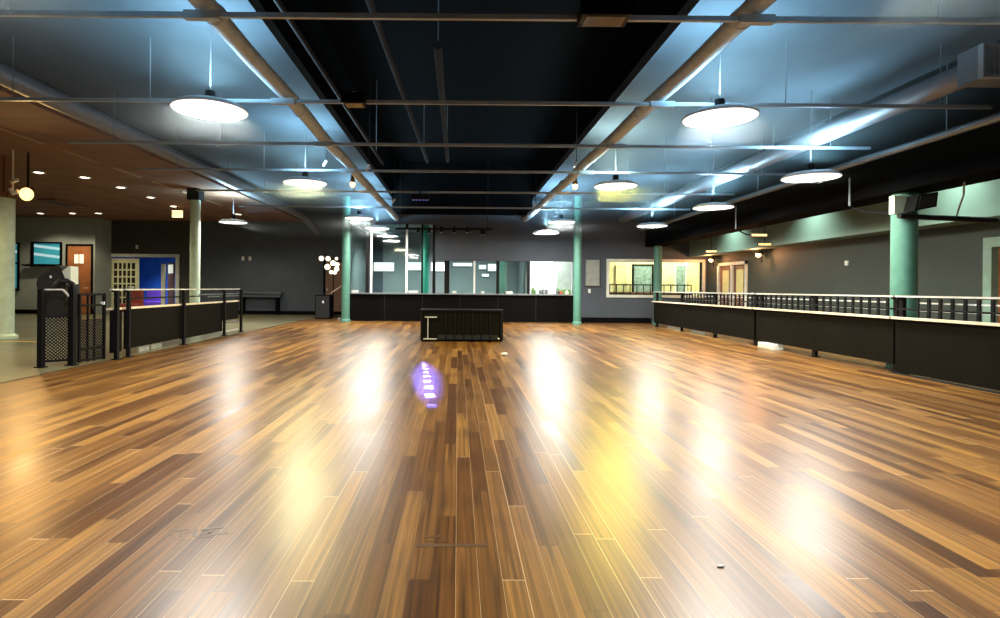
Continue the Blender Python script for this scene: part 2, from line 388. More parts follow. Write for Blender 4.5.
# double doorway to the blue room
d = sroot('door_2', ((dx0 + dx1) / 2, BACK, 0))
b = MB().box(dx0 - .14, dx0, BACK - .05, BACK + .22, 0, dzt + .12).box(dx1, dx1 + .14, BACK - .05, BACK + .22, 0, dzt + .12).box(dx0, dx1, BACK - .05, BACK + .22, dzt, dzt + .12)
b.build('door_frame', 'frame_white', d)
lx0, lx1 = dx0 + .06, wx(138, BACK)
b = MB().box(lx0, lx0 + .14, BACK + .05, BACK + .1, .03, dzt - .06).box(lx1 - .14, lx1, BACK + .05, BACK + .1, .03, dzt - .06)
b.box(lx0 + .14, lx1 - .14, BACK + .05, BACK + .1, dzt - .24, dzt - .06).box(lx0 + .14, lx1 - .14, BACK + .05, BACK + .1, .03, .35)
for i in range(1, 5):
    xx = lx0 + .14 + (lx1 - lx0 - .28) * i / 5; b.box(xx - .025, xx + .025, BACK + .05, BACK + .1, .35, dzt - .24)
for i in range(1, 6):
    zz = .35 + (dzt - .59) * i / 6; b.box(lx0 + .14, lx1 - .14, BACK + .045, BACK + .105, zz - .025, zz + .025)
leaf = b.build('lattice_leaf', 'cream_door', d); leaf['label'] = 'cream glazed door leaf with small square panes'
box('leaf_glass', 'dark_pane', leaf, lx0 + .13, lx1 - .13, BACK + .07, BACK + .08, .34, dzt - .23)
rx = wx(171, BACK)
A_, B_ = (wx(174.3, 22.7), 22.7), (wx(168.3, 23.4), 23.4)
lf = MB().bar(A_, B_, .04, .03, 2.05).build('open_leaf', 'brown_door', d); lf['label'] = 'brown door leaf standing open'
C_ = lambda f_: (A_[0] + (B_[0] - A_[0]) * f_, A_[1] + (B_[1] - A_[1]) * f_)
MB().bar(C_(.1), C_(.9), .05, 1.62, 1.98).build('leaf_pane', 'small_pane', lf)
MB().box(wx(162.5, BACK + .6), wx(166.5, BACK + .6), BACK + .5, BACK + .55, .02, 2.0).build('jamb', 'frame_white', d)
# brown door at the far corner
bx0, bx1, bz1 = wx(326, BACK), wx(345, BACK), wz(335, 262, BACK)
d = sroot('door_3', (bx0, BACK - .03, 0))
box('door_panel', 'brown_door', d, bx0, bx1, BACK - .07, BACK - .025, .02, bz1)
MB().box(bx0 - .08, bx0, BACK - .09, BACK - .025, 0, bz1 + .06).box(bx0, bx1, BACK - .09, BACK - .025, bz1, bz1 + .06).build('door_frame', 'black_paint', d)
MB().ball((bx0 + .08, BACK - .11, 1.0), .04).build('door_knob', 'rail_steel', d)
# double door on the right wall
d = sroot('door_4', (RW, (d0 + d1) / 2, 0)); t4 = 1.92
b = MB().box(RW - .04, RW + .21, d0 - .0, d0 + .1, 0, t4 + .03).box(RW - .04, RW + .21, d1 - .1, d1, 0, t4 + .03).box(RW - .04, RW + .21, d0, d1, t4 - .06, t4 + .03)
b.box(RW - .03, RW + .1, (d0 + d1) / 2 - .06, (d0 + d1) / 2 + .06, 0, t4)
b.build('door_frame', 'frame_white', d)
for a, c in ((d0 + .1, (d0 + d1) / 2 - .06), ((d0 + d1) / 2 + .06, d1 - .1)):
    lf = MB().box(RW + .02, RW + .07, a, c, .02, t4 - .06).build('door_leaf', 'brown_door', d)
    box('leaf_pane', 'door_glass_warm', lf, RW + .01, RW + .03, a + .17, c - .17, .95, t4 - .2)
    MB().tube([(RW, a + .09, .9), (RW - .03, a + .09, .9), (RW - .03, a + .09, 1.15), (RW, a + .09, 1.15)], .012).build('pull_handle', 'rail_steel', lf)
# wooden door at the right edge
d = sroot('door_5', (RW, (e0 + e1) / 2, 0)); t5 = 1.9
MB().box(RW - .05, RW + .21, e1 - .14, e1, 0, t5 + .05).box(RW - .05, RW + .21, e0, e0 + .14, 0, t5 + .05).box(RW - .05, RW + .21, e0 + .14, e1 - .14, t5 - .1, t5 + .05).build('door_frame', 'frame_green', d)
dp = box('door_panel', 'orange_door', d, RW + .06, RW + .11, e0 + .14, e1 - .14, .02, t5 - .1)
MB().ball((RW + .03, e1 - .25, 1.0), .04).build('door_knob', 'rail_steel', d)
# office window
r = sroot('window_3', ((w0 + w1) / 2, WY, wz0))
b = MB().box(w0 - .09, w0, WY - .05, WY + .2, wz0 - .09, wz1 + .09).box(w1, w1 + .09, WY - .05, WY + .2, wz0 - .09, wz1 + .09)
b.box(w0, w1, WY - .05, WY + .2, wz1, wz1 + .09).box(w0, w1, WY - .05, WY + .2, wz0 - .09, wz0)
b.build('window_frame', 'frame_white', r)
box('window_pane', 'glass', r, w0, w1, WY + .08, WY + .09, wz0, wz1)

# ------------------------------------------------------------------ counter
t = thing('counter', 'long black snack counter front with a thin grey ledge along the back of the rink', 'counter', ((cx0 + cx1) / 2, CNT, 0))
box('front_panel', 'black_paint', t, cx0, cx1, CNT, CNT + .15, 0, OZ0 - .04)
box('ledge', 'grey_steel', t, cx0 - .02, cx1, CNT - .10, CNT + .5, OZ0 - .04, OZ0)
for i in range(1, 6):
    x = cx0 + (cx1 - cx0) * i / 6; box('panel_joint', 'black_metal', t, x - .015, x + .015, CNT - .012, CNT, 0.02, OZ0 - .05)
# glazing over the counter
t = thing('counter_glazing', 'row of glass screens in pale and dark uprights above the snack counter', 'glass screen', ((cx0 + cx1) / 2, CNT + .08, OZ0))
def upright(px, wpx, m, zt, lab=None):
    x = wx(px, CNT); h = wpx * CNT / F / 2
    o = box('upright', m, t, x - h, x + h, CNT + .04, CNT + .12, OZ0, zt)
for px, wp, m, zt in ((367, 3, 'black_metal', GZ1), (371, 2, 'white', GZ1 - .3), (406.5, 2, 'white', GZ1), (422, 2, 'black_metal', GZ1), (434, 3, 'black_metal', GZ1),
                     (447, 5, 'black_metal', OZ1), (474.5, 1.8, 'white', OZ1), (498, 3, 'black_metal', OZ1), (506, 1.5, 'teal_dark', OZ1), (529, 3, 'black_metal', OZ1), (555.5, 1.8, 'white', OZ1)):
    upright(px, wp, m, zt)
for a, c, zt in ((350, 365.5, GZ1), (372.5, 405, GZ1), (408, 420.5, GZ1), (449.5, 473.5, OZ1), (476, 496.5, OZ1), (507, 527.5, OZ1)):
    box('glass_pane', 'glass', t, wx(a, CNT), wx(c, CNT), CNT + .07, CNT + .08, OZ0 + .03, zt)
fx = thing('inner_column', 'green column behind the glass screens, left of the middle of the snack counter', 'column', (wx(425, 19.4), 19.4, 0))
MB().lathe([(0, 0), (.14, 0), (.14, 3.3), (0, 3.3)], (wx(425, 19.4), 19.4, 0), 20).build('shaft', 'jade', fx, True)
MB().lathe([(.14, 0), (.2, 0), (.2, .05), (.14, .08)], (wx(425, 19.4), 19.4, 0), 20).build('base_ring', 'jade', fx, True)
tag(MB().box(wx(499, 19.3), wx(505.5, 19.3), 19.3, 19.4, 0, 2.4).build('green_post', 'teal_dark'), 'dim dark green post behind the glass, right of the middle of the counter', 'post')
# glowing panels on the booth's back wall, standing in for bright reflections
for (a, c, y0, y1, lab) in ((374, 394, 262.5, 271, 'white glowing panel imitating a reflection behind the counter glass, leftmost and widest'),
                       (408, 421, 262.5, 270, 'white glowing panel imitating a reflection behind the counter, just left of the inner green column'),
                       (431, 444.5, 262.5, 271, 'white glowing panel imitating a reflection behind the counter, just right of the inner green column'),
                       (453, 472, 263, 266, 'narrow strip-like glowing panel imitating a reflection behind the counter, lower edge highest of the row'),
                       (479, 486, 265, 269, 'small square glowing panel imitating a reflection behind the right dark pane of the counter'),
                       (488, 496, 264, 271, 'taller glowing panel imitating a reflection in the corner of the right dark pane of the counter'),
                       (482, 489, 274, 276.5, 'low thin glowing panel imitating a reflection under the two others in the right dark pane')):
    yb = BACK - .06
    r = thing('reflection_panel', lab, 'reflection panel', (wx((a + c) / 2, yb), yb, wz(a, y1, yb)), 'imitated reflections behind the counter')
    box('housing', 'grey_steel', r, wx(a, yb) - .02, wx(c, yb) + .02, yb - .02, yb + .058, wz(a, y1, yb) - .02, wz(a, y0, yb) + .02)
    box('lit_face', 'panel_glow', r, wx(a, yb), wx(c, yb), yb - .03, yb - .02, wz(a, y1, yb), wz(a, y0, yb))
# clutter on the counter
def at_counter(px): return wx(px, CNT + .15)
def papers(px, w, lab):
    r = thing('paper_stack', lab, 'papers', (at_counter(px), CNT + .2, OZ0), 'white papers on the counter')
    x = at_counter(px)
    for i in range(4):
        o = random.uniform(-.02, .02); box('sheet_bundle', 'white', r, x - w + o, x + w + o, CNT - .02 + o, CNT + .22 + o * .5, OZ0 + i * .022, OZ0 + i * .022 + .018)
papers(356, .10, 'small stack of white papers at the left end of the counter')
papers(414, .16, 'wide stack of white papers on the counter left of the inner green column')
papers(455, .07, 'small stack of white papers on the middle of the counter')
papers(483, .05, 'tiny stack of white papers right of the thin white upright on the counter')
papers(509, .11, 'stack of white papers on the counter below the plain grey pane')
def bottle(px, h, r0, m, lab, cat='bottle'):
    x = at_counter(px); z = OZ0
    r = thing('bottle', lab, cat, (x, CNT + .3, z), 'containers in the serving window')
    MB().lathe([(0, 0), (r0, 0), (r0, h * .6), (r0 * .45, h * .78), (r0 * .45, h * .95), (0, h * .95)], (x, CNT + .3, z), 14).build('body', m, r, True)
    MB().lathe([(r0 * .5, h * .93), (r0 * .5, h), (0, h)], (x, CNT + .3, z), 12).build('cap', 'white', r, True)
bottle(534, .24, .07, 'green_leaf', 'dark green bottle at the left end of the bright serving window')
bottle(538, .20, .05, 'white', 'white bottle beside the dark green one in the bright serving window')
bottle(545, .22, .055, 'grey_steel', 'grey bottle in the middle of the bright serving window')
bottle(550, .15, .05, 'white', 'short white bottle at the right of the bright serving window')
bottle(562, .13, .06, 'red', 'red bottle in the right serving window')
bottle(568, .13, .06, 'cap_wood', 'tan bottle near the mint column in the right serving window')
k = thing('potted_plant', 'low green leafy plant at the left of the right serving window', 'plant', (at_counter(558.5), CNT + .35, OZ0))
MB().lathe([(0, 0), (.06, 0), (.08, .1), (0, .1)], (at_counter(558.5), CNT + .35, OZ0), 14).build('pot', 'grey_steel', k, True)
b = MB()
for i in range(26):
    a = random.uniform(0, 2 * PI); rr = random.uniform(.02, .1); p = Vector((at_counter(558.5) + rr * math.cos(a), CNT + .35 + rr * math.sin(a), OZ0 + random.uniform(.1, .24)))
    q = Vector((math.cos(a), math.sin(a), .4)) * .05; s_ = Vector((-math.sin(a), math.cos(a), 0)) * .02
    b.prism([p - s_, p + q * .5 - s_ * 1.5, p + q, p + q * .5 + s_ * 1.5, p + s_], (0, 0, .003))
b.build('leaves', 'green_leaf', k)
light('AREA', (wx(545, 19.6), 19.9, 3.2), 240, (0.92, 1, 0.95), aim=(wx(545, 19.9), 20.1, 0), size=.8)
kl = thing('kitchen_light', 'flat white ceiling light in the bright room behind the serving window', 'ceiling light', (wx(545, 19.6), 19.9, 3.26))
box('panel', 'white', kl, wx(545, 19.6) - .45, wx(545, 19.6) + .45, 19.45, 20.35, 3.24, 3.3)

for x in (-2.2, 0.6):  # unseen lamps added to brighten the booth behind the glass
    kl = thing('added_booth_light', 'added flat ceiling light in the room behind the counter glass, %s' % ('left one' if x < 0 else 'right one'), 'ceiling light', (x, 18.95, 3.26), 'added ceiling lights behind the counter')
    box('panel', 'white', kl, x - .5, x + .5, 18.8, 19.1, 3.26, 3.299)
    light('AREA', (x, 18.95, 3.22), 150, (.86, 1, .96), kl, (x, 20.6, 0), .3)
t = thing('green_board', 'greenish grey board behind the right serving window, beside the mint column', 'board', (wx(565, 20.2), 20.2, 0))
box('board', 'grey_panel', t, wx(557, 20.2), wx(572, 20.2), 20.2, 20.25, .02, 2.1); box('band', 'green_leaf', t, wx(556.5, 20.1), wx(571, 20.1), 20.12, 20.2, .9, 1.08)
t = thing('back_shelf', 'low grey shelf with small jars seen at the bottom of the bright serving window', 'shelf', (wx(541, 20.6), 20.6, 0))
box('top', 'grey_panel', t, wx(531.5, 20.6), wx(551, 20.6), 20.5, 20.9, 1.05, 1.09); box('front', 'grey_steel', t, wx(532, 20.6), wx(550.5, 20.6), 20.55, 20.6, 0, 1.05)
# ------------------------------------------------------------------ office behind the window
light('AREA', (6.9, 19.9, 3.2), 210, (1, 0.90, 0.52), aim=(7.0, 20.6, 0), size=1.2, spread=math.radians(150))
kl = thing('office_light', 'square ceiling light in the yellow-lit office behind the white-framed window', 'ceiling light', (6.6, 20, 3.24))
box('panel', 'white', kl, 6.0, 7.2, 19.4, 20.6, 3.24, 3.3)
light('AREA', (8.5, 20.0, 3.2), 150, (1, 0.90, 0.52), aim=(8.2, 20.8, 0), size=1.0, spread=math.radians(150))  # second lamp added to brighten the dim right end of the office
kl = thing('office_light', 'added square ceiling light deeper right in the yellow-lit office', 'ceiling light', (8.5, 20, 3.24))
box('panel', 'white', kl, 8.0, 9.0, 19.5, 20.5, 3.24, 3.295)
def inroom(nm, m, a, c, y0, y1, Y, lab, cat, fr=None):
    r = thing(nm, lab, cat, (wx((a + c) / 2, Y), Y, 0))
    box('panel', m, r, wx(a, Y), wx(c, Y), Y, Y + .05, max(0.01, wz(a, y1, Y)), wz(a, y0, Y))
    if fr: MB().box(wx(a, Y) - .06, wx(a, Y), Y - .02, Y + .06, 0.01, wz(a, y0, Y) + .05).box(wx(c, Y), wx(c, Y) + .06, Y - .02, Y + .06, 0.01, wz(a, y0, Y) + .05).box(wx(a, Y), wx(c, Y), Y - .02, Y + .06, wz(a, y0, Y), wz(a, y0, Y) + .05).build('frame', fr, r)
inroom('inner_door', 'cream_door', 617.5, 626, 266, 330, 21.22, 'pale yellow door inside the lit office, left of the dark patterned curtain', 'door', 'cap_wood')
inroom('curtain', 'curtain_blue', 634, 652, 265.5, 330, 20.6, 'dark patterned curtain inside the lit office, left of the column', 'curtain', 'black_paint')
inroom('blue_screen', 'curtain_blue', 676, 685.5, 266, 330, 20.8, 'narrow blue grey screen inside the lit office, right of the column', 'screen', 'frame_white')
inroom('inner_door', 'cream', 690, 697, 267, 330, 21.2, 'narrow yellow door at the right end of the lit office', 'door', 'cap_wood')
r = thing('inner_railing', 'thin dark railing inside the yellow-lit office window', 'railing', (6.5, 19.4, 0))
for z in (1.1 + (289.8 - 285.5) * 19.4 / F, .93): box('rail', 'black_metal', r, 5.2, 8.1, 19.38, 19.42, z, z + .04)
for i in range(13): x = 5.25 + i * .235; box('baluster', 'black_metal', r, x, x + .025, 19.385, 19.415, 0.0, 1.25)
tag(MB().box(5.3, 8.0, 20.2, 20.5, 0, 1.02).build('low_cabinet', 'brown_door'), 'low reddish brown cabinet inside the lit office below the railing', 'cabinet')

# ------------------------------------------------------------------ columns
def column(px, py, Y, r, z1, m, lab, X=None):
    x = wx(px, Y) if X is None else X
    t = thing('round_column', lab, 'column', (x, Y, 0), 'round columns round the rink')
    MB().lathe([(0, 0), (r, 0), (r, z1), (0, z1)], (x, Y, 0), 28).build('shaft', m, t, True)
    MB().lathe([(r, 0), (r * 1.25, 0), (r * 1.25, .06), (r, .1)], (x, Y, 0), 28).build('base_plate', m, t, True)
    return t, x
column(346, 0, 17.9, .13, DECK, 'mint', 'slim mint green column at the left end of the snack counter')
column(577.5, 0, 17.5, .12, DECK, 'mint', 'slim mint green column at the right end of the snack counter')
column(658, 0, 18.1, .13, 2.52, 'mint', 'mint green column in front of the yellow-lit office window', 6.46)
t, x = column(904, 0, 8.1, .16, 2.52, 'mint', 'stout green column behind the right railing with a dark speaker at its top', 6.45)
MB().box(x - .30, x - .13, 7.9, 8.0, 2.2, 2.46).build('junction_box', 'pale_mint', t)
t, x = column(195, 0, 15.0, .13, LC - .3, 'pale_mint', 'pale column rising behind the left railing beside the blue doorway')
MB().box(x - .16, x + .16, 14.84, 15.16, LC - .3, LC).build('dark_capital', 'black_paint', t)
t, x = column(-10, 0, 11.4, .27, 2.86, 'pale_mint', 'thick pale column cut off by the left edge of the picture', -9.36)
MB().lathe([(.27, 2.86), (.31, 2.86), (.31, 2.95), (.25, 2.95), (.25, LC), (0, LC)], (x, 11.4, 0), 24).build('dark_capital', 'brown_ceiling', t, True)

# ------------------------------------------------------------------ pendant lamps
LR = .375
def make_lamp(loc, lab):
    t = thing('pendant_lamp', lab, 'pendant lamp', loc, 'round pendant lamps over the rink')
    x, y, z = loc
    MB().lathe([(0, .09), (.12, .09), (.30, .06), (LR + .002, .018), (LR + .008, -.004), (LR, -.008), (LR - .008, .002)], loc, 40).build('housing', 'lamp_body', t, True)
    dm = MB(); dm.bm.faces.new([dm.bm.verts.new((x + (LR - .008) * math.cos(2 * PI * q / 28), y + (LR - .008) * math.sin(2 * PI * q / 28), z - .004)) for q in range(28)][::-1]); dm.build('diffuser', 'lamp_glow', t)
    MB().lathe([(0, .2), (.05, .2), (.06, .09), (0, .09)], loc, 14).build('driver_box', 'black_metal', t, True)
    MB().tube([(x, y, z + .2), (x, y, DECK)], .005, 6).build('hanger_rod', 'dark_duct', t)
    light('AREA', (x, y, z - .012), 150, (1.0, 0.96, 0.88), t, (x, y, 0), LR * 2 - .02, spread=PI)
    light('SPOT', (x, y, z + .25), UP, (0.42, 0.77, 1.0), t, (x, y, z + 3), .25, spot_size=math.radians(172), spot_blend=0.35)  # upward spot added for the cyan glow above each lamp
    return t
UP = 400
LAMPS = [(-2.62, 5.89, 2.95, 'round white pendant lamp, large, nearest on the left of the rink'),
 (-2.73, 9.96, 2.95, 'round white pendant lamp, second from the front on the left of the rink'),
 (-2.66, 15.0, 2.95, 'small round pendant lamp in front of the left mint column'),
 (-2.51, 17.3, 2.93, 'small round pendant lamp just right of the left mint column, above the counter glass'),
 (2.80, 6.02, 2.95, 'round white pendant lamp, large, nearest on the right of the rink'),
 (2.81, 10.03, 2.95, 'round white pendant lamp, second from the front, right of the right duct'),
 (2.85, 15.5, 2.95, 'small round pendant lamp touching the right mint column in view, higher of two'),
 (2.55, 16.3, 2.72, 'small round pendant lamp left of the right mint column, the lower of the two'),
 (5.09, 8.1, 2.74, 'round pendant lamp above the right railing, nearest of its row'),
 (5.05, 11.1, 2.74, 'round pendant lamp above the right railing, middle of its row'),
 (4.98, 14.4, 2.74, 'pendant lamp at the top of the column before the office window'),
 (-6.33, 15.75, 2.9, 'round pendant lamp over the left walkway, right of the pale column'),
 (-2.75, 2.9, 2.95, 'round pendant lamp out of the picture at its upper left'),
 (2.65, 2.9, 2.95, 'round pendant lamp out of the picture at its upper right')]
proto = None
for x, y, z, lab in LAMPS:
    if proto is None: proto = make_lamp((x, y, z), lab); continue
    c = copy_tree(proto); c.location = (x, y, z); c['label'] = lab
    if lab.startswith('round white pendant lamp, second'):      # these two tubes burn yellower
        for ch in c.children:
            if ch.type == 'LIGHT':
                ch.data = ch.data.copy()
                if ch.data.type == 'AREA': ch.data.color = (1, .80, .14) if x > 0 else (1, .90, .50); ch.data.energy = 190
                elif x > 0: ch.data.color = (.62, .80, .72)
    for ch in c.children:
        if ch.name.startswith('hanger_rod'):
            top = (LC if x < -6.15 else DECK) - z; ch.scale.z = 1.0
            me = ch.data.copy(); ch.data = me
            for v in me.vertices: v.co.z = .2 if v.co.z < .5 else top

# ------------------------------------------------------------------ ducts, pipes and bars under the roof
def duct(name, pts, r, m, lab, cat='duct', bands=0, radii=None, hang=()):
    t = thing(name, lab, cat, pts[0])
    MB().tube(pts, r, 18, radii).build('tube', m, t, True)
    A, B = Vector(pts[0]), Vector(pts[-1])
    for i in range(bands):
        p = A.lerp(B, (i + .5) / bands); d_ = (B - A).normalized() * .03
        MB().tube([p - d_, p + d_], r * 1.1, 18).build('band', m, t, True)
    for f_, zt in hang:
        p = A.lerp(B, f_); MB().tube([(p.x, p.y, p.z + r * .9), (p.x, p.y, zt)], .008, 6).build('hanger', 'grey_steel', t)
    return t
def wavy(A, B, n, amp):
    A, B = Vector(A), Vector(B); o = []
    for i in range(n + 1):
        s = i / n; p = A.lerp(B, s); o.append((p.x + amp * math.sin(s * 23) * .5, p.y, p.z + amp * math.sin(s * 37 + 1)))
    return o
duct('wrapped_duct', wavy((-2.07, 1.0, 3.38), (-2.03, CNT - .02, 3.38), 60, .012), .085, 'wrap', 'pale wrapped duct running away under the roof, left of the black middle bay', bands=7)
duct('wrapped_duct', wavy((2.42, 1.0, 3.38), (2.2, CNT - .02, 3.38), 60, .012), .085, 'wrap', 'pale wrapped duct running away under the roof, right of the black middle bay', bands=7)
duct('large_duct', [(-6.02, -1, 3.86), (-6.02, 20.7, 3.86), (-5.85, 21.3, 3.75), (-5.6, 22.3, 3.3)], .14, 'dark_duct', 'thick dark duct along the edge of the brown lowered ceiling')
duct('large_duct', [(5.4, 5.85, 3.42), (5.4, CNT, 3.42)], .13, 'dark_duct', 'thick dark duct above the right railing ending in a slatted vent', hang=((.3, DECK), (.7, DECK)))
duct('conduit_pipe', [(6.0, 4.0, 3.05), (6.0, CNT, 3.05)], .05, 'grey_steel', 'thin grey pipe along the side of the dark beam on the right', 'pipe', bands=5, hang=((.2, DECK), (.5, DECK), (.8, DECK)))
duct('conduit_pipe', [(-1.72, 2.5, 3.75), (-1.62, 12.0, 3.75)], .03, 'pipe_dark', 'thin dark pipe just right of the left wrapped duct', 'pipe', hang=((.1, 5.2), (.9, 5.2)))
duct('conduit_pipe', [(-1.05, 3.0, 4.15), (-.75, 13.5, 4.15)], .04, 'pipe_dark', 'thin dark pipe in the black middle bay, left of its hanging pipe', 'pipe', hang=((.1, 5.2), (.9, 5.2)))
duct('conduit_pipe', [(-.27, 6.8, 4.05), (-.26, 13.0, 4.05)], .04, 'pipe_dark', 'short dark pipe near the middle of the black bay with a rounded front end', 'pipe', radii=[.055, .04], hang=((.03, 5.2), (.9, 5.2)))
BARZ = 3.24
BARS = [(4.46, 'nearest'), (6.52, 'second from the front'), (8.44, 'third from the front'), (10.35, 'fourth from the front'), (12.6, 'fifth from the front'), (15.0, 'farthest')]
for y, w in BARS:
    t = thing('ceiling_bar', 'thin steel bar crossing under the roof, %s of its row' % w, 'steel bar', (0, y, BARZ), 'cross bars under the roof')
    MB().box(-5.9, 6.2, y - .016, y + .016, BARZ, BARZ + .04).build('rail', 'pipe_pale', t)
    for x in (-5.2, -3.6, 3.8, 5.6):
        MB().tube([(x, y, BARZ + .04), (x, y, DECK)], .006, 6).build('hanger', 'grey_steel', t)
    for x in (-2.05, 2.36): MB().box(x - .14, x + .14, y - .03, y + .03, BARZ - .015, BARZ + .05).build('clamp', 'pipe_pale', t)

# stage lights
def stage_box(x, y, w, lab, aim, e, col, sz=0.12, ang=60):
    t = thing('stage_light', lab, 'stage light', (x, y, BARZ - .02), 'stage lights on the cross bars')
    z = BARZ
    MB().box(x - w / 2, x + w / 2, y - .11, y + .11, z - .05, z + .055, .01).build('housing', 'black_metal', t)
    MB().box(x - w / 2 - .015, x + w / 2 + .015, y - .12, y - .11, z - .055, z + .06).build('bezel', 'black_paint', t)
    MB().box(x - .03, x + .03, y - .02, y + .02, z + .055, z + .1).build('clamp', 'grey_steel', t)
    MB().box(x - w * .4, x + w * .4, y - .08, y + .08, z - .056, z - .05).build('lens', 'dark_pane', t)
    light('SPOT', (x, y, z - .08), e, col, t, aim, sz, spot_size=math.radians(ang), spot_blend=0.8)
stage_box(1.12, 4.36, .38, 'flat black stage light box on the nearest cross bar, right of the middle', (.74, 2.5, 0), 60, (1.0, 0.80, 0.25), .10, 50)
stage_box(-1.2, 6.42, .24, 'small black stage light added on the second cross bar, left of the middle', (-1.25, 4.0, 0), 60, (1.0, 0.85, 0.35), .10, 50)  # unseen fixture added for the yellowish patch on the floor
# unseen blue effect light added to make the blue reflections on the floor
y = 12.45; t = thing('added_effect_light', 'small blue effect light added under the fifth cross bar, left of the middle', 'effect light', (-.85, y, 3.1))
MB().box(-1.05, -.65, y - .08, y + .08, 3.06, 3.18, .01).build('housing', 'black_metal', t)
MB().box(-.87, -.83, y - .02, y + .02, 3.18, BARZ + .0).build('bracket', 'black_metal', t)
for i in range(5):
    x = -1.0 + i * .075; MB().lathe([(0, -.01), (.02, -.01), (.025, .01), (0, .01)], (x, y, 3.055), 10).build('lens', 'blue_led', t, True)
px, py = 427, 374; Y = F * H / (py - VY - ROLL * (px - VX))
o = light('SPOT', (-.85, y, 3.03), 650, (1, 1, 1), t, (wx(px, Y), Y, 0), .012, spot_size=math.radians(15), spot_blend=.9); o.scale = (.26, 1.0, 1.0)
d = o.data; d.use_nodes = True; k = N(d.node_tree); em = d.node_tree.nodes['Emission']
tc = k.new('ShaderNodeTexCoord'); sp = k.new('ShaderNodeSeparateXYZ'); k.link(tc.outputs['Normal'], sp.inputs[0])
ux = k.math('DIVIDE', sp.outputs[0], sp.outputs[2]); uy = k.math('DIVIDE', sp.outputs[1], sp.outputs[2])
cell = lambda v, sc_: k.math('ABSOLUTE', k.math('SUBTRACT', k.math('FRACT', k.math('MULTIPLY', v, sc_)), .5))
dx_, dy_ = cell(k.math('ADD', ux, .0048), 104.0), cell(uy, 36.0)
dot = k.math('MULTIPLY', k.math('LESS_THAN', dx_, .17), k.math('LESS_THAN', dy_, .2))
k.link(k.math('ADD', k.math('MULTIPLY', dot, 30.0), 1.6), em.inputs['Strength'])
em.inputs['Color'].default_value = (.20, .17, 1, 1)
# small amber lights
for px, py, w in ((352, 184, 'left'), (574.5, 186, 'right')):
    Y = 12.3; x = wx(px, Y); z = wz(px, py, Y)
    t = thing('spot_lamp', 'small glowing amber lamp under the roof, above the %s mint column' % w, 'spot lamp', (x, Y, z), 'amber spot lamps')
    MB().ball((x, Y, z), .075, .8, .8, 1.1).build('bulb', 'warm_glow', t, True)
    MB().lathe([(0, .2), (.03, .2), (.055, .08), (.06, .03), (.055, .03)], (x, Y, z), 14).build('socket', 'black_metal', t, True)
    MB().tube([(x, Y, z + .2), (x, Y + .25, BARZ + .02)], .01, 6).build('bracket', 'grey_steel', t)
    light('POINT', (x, Y - .12, z), 4, (1, .6, .25), t, size=.05)
# small white reflector clips on the bars
for px, py, Y, w in ((367, 167.5, 10.3, 'above the left amber lamp'), (393, 201, 14.8, 'right of the far end of the left duct'), (534, 205, 14.8, 'left of the far end of the right duct'), (574, 165, 10.3, 'beside the right duct'), (324, 163.5, 10.3, 'left of the left duct'), (75, 127, 7.5, None)):
    if w is None: continue
    x = wx(px, Y); z = wz(px, py, Y); t = thing('sprinkler_head', 'tiny white fitting under the roof, %s' % w, 'fitting', (x, Y, z), 'tiny fittings under the roof')
    MB().tube([(x - .03, Y, z - .05), (x + .03, Y, z + .05)], .025, 8).build('head', 'white', t, True)
    MB().tube([(x + .03, Y, z + .05), (x + .03, Y, DECK if abs(x) > 2.4 else 5.2)], .008, 6).build('drop_pipe', 'black_metal', t)
# truss of small lights over the booth
Y = 17.9; z = wz(440, 229, Y); xa, xb = wx(395, Y), wx(492, Y)
t = thing('light_truss', 'dark hanging bar with small stage fittings over the snack counter', 'light bar', ((xa + xb) / 2, Y, z))
MB().tube([(xa, Y, z), (xb, Y, z)], .035, 10).build('bar', 'black_metal', t, True)
for x in (xa + .15, xb - .15): MB().tube([(x, Y, z), (x, Y, DECK + (1.2 if abs(x) < 2.1 else 0))], .01, 6).build('hanger', 'black_metal', t)
for px, dz in ((407, .12), (418, .02), (429, .02), (441, .05), (454, .04), (467, .05), (481, -.02), (484, -.02)):
    x = wx(px, Y); c = MB().lathe([(0, -.16), (.05, -.16), (.045, .02), (0, .02)], (x, Y - .06, z + dz), 12).build('spot_can', 'black_metal', t, True)
    MB().lathe([(0, -.165), (.04, -.165), (.04, -.15), (0, -.15)], (x, Y - .06, z + dz), 10).build('lens', 'white', c, True)
# vent grille at the near end of the right duct
t = thing('vent_grille', 'slatted metal vent box at the near end of the right duct', 'vent', (5.45, 5.6, 3.25))
MB().box(5.2, 5.75, 5.62, 5.85, 3.24, 3.58).build('box', 'grey_steel', t)
MB().box(5.2, 5.75, 5.56, 5.62, 3.55, 3.58).box(5.2, 5.75, 5.56, 5.62, 3.24, 3.27).box(5.2, 5.225, 5.56, 5.62, 3.27, 3.55).box(5.725, 5.75, 5.56, 5.62, 3.27, 3.55).build('frame', 'pipe_pale', t)
for i in range(9): x = 5.26 + i * .053; box('slat', 'pipe_pale', t, x, x + .02, 5.57, 5.615, 3.27, 3.55)

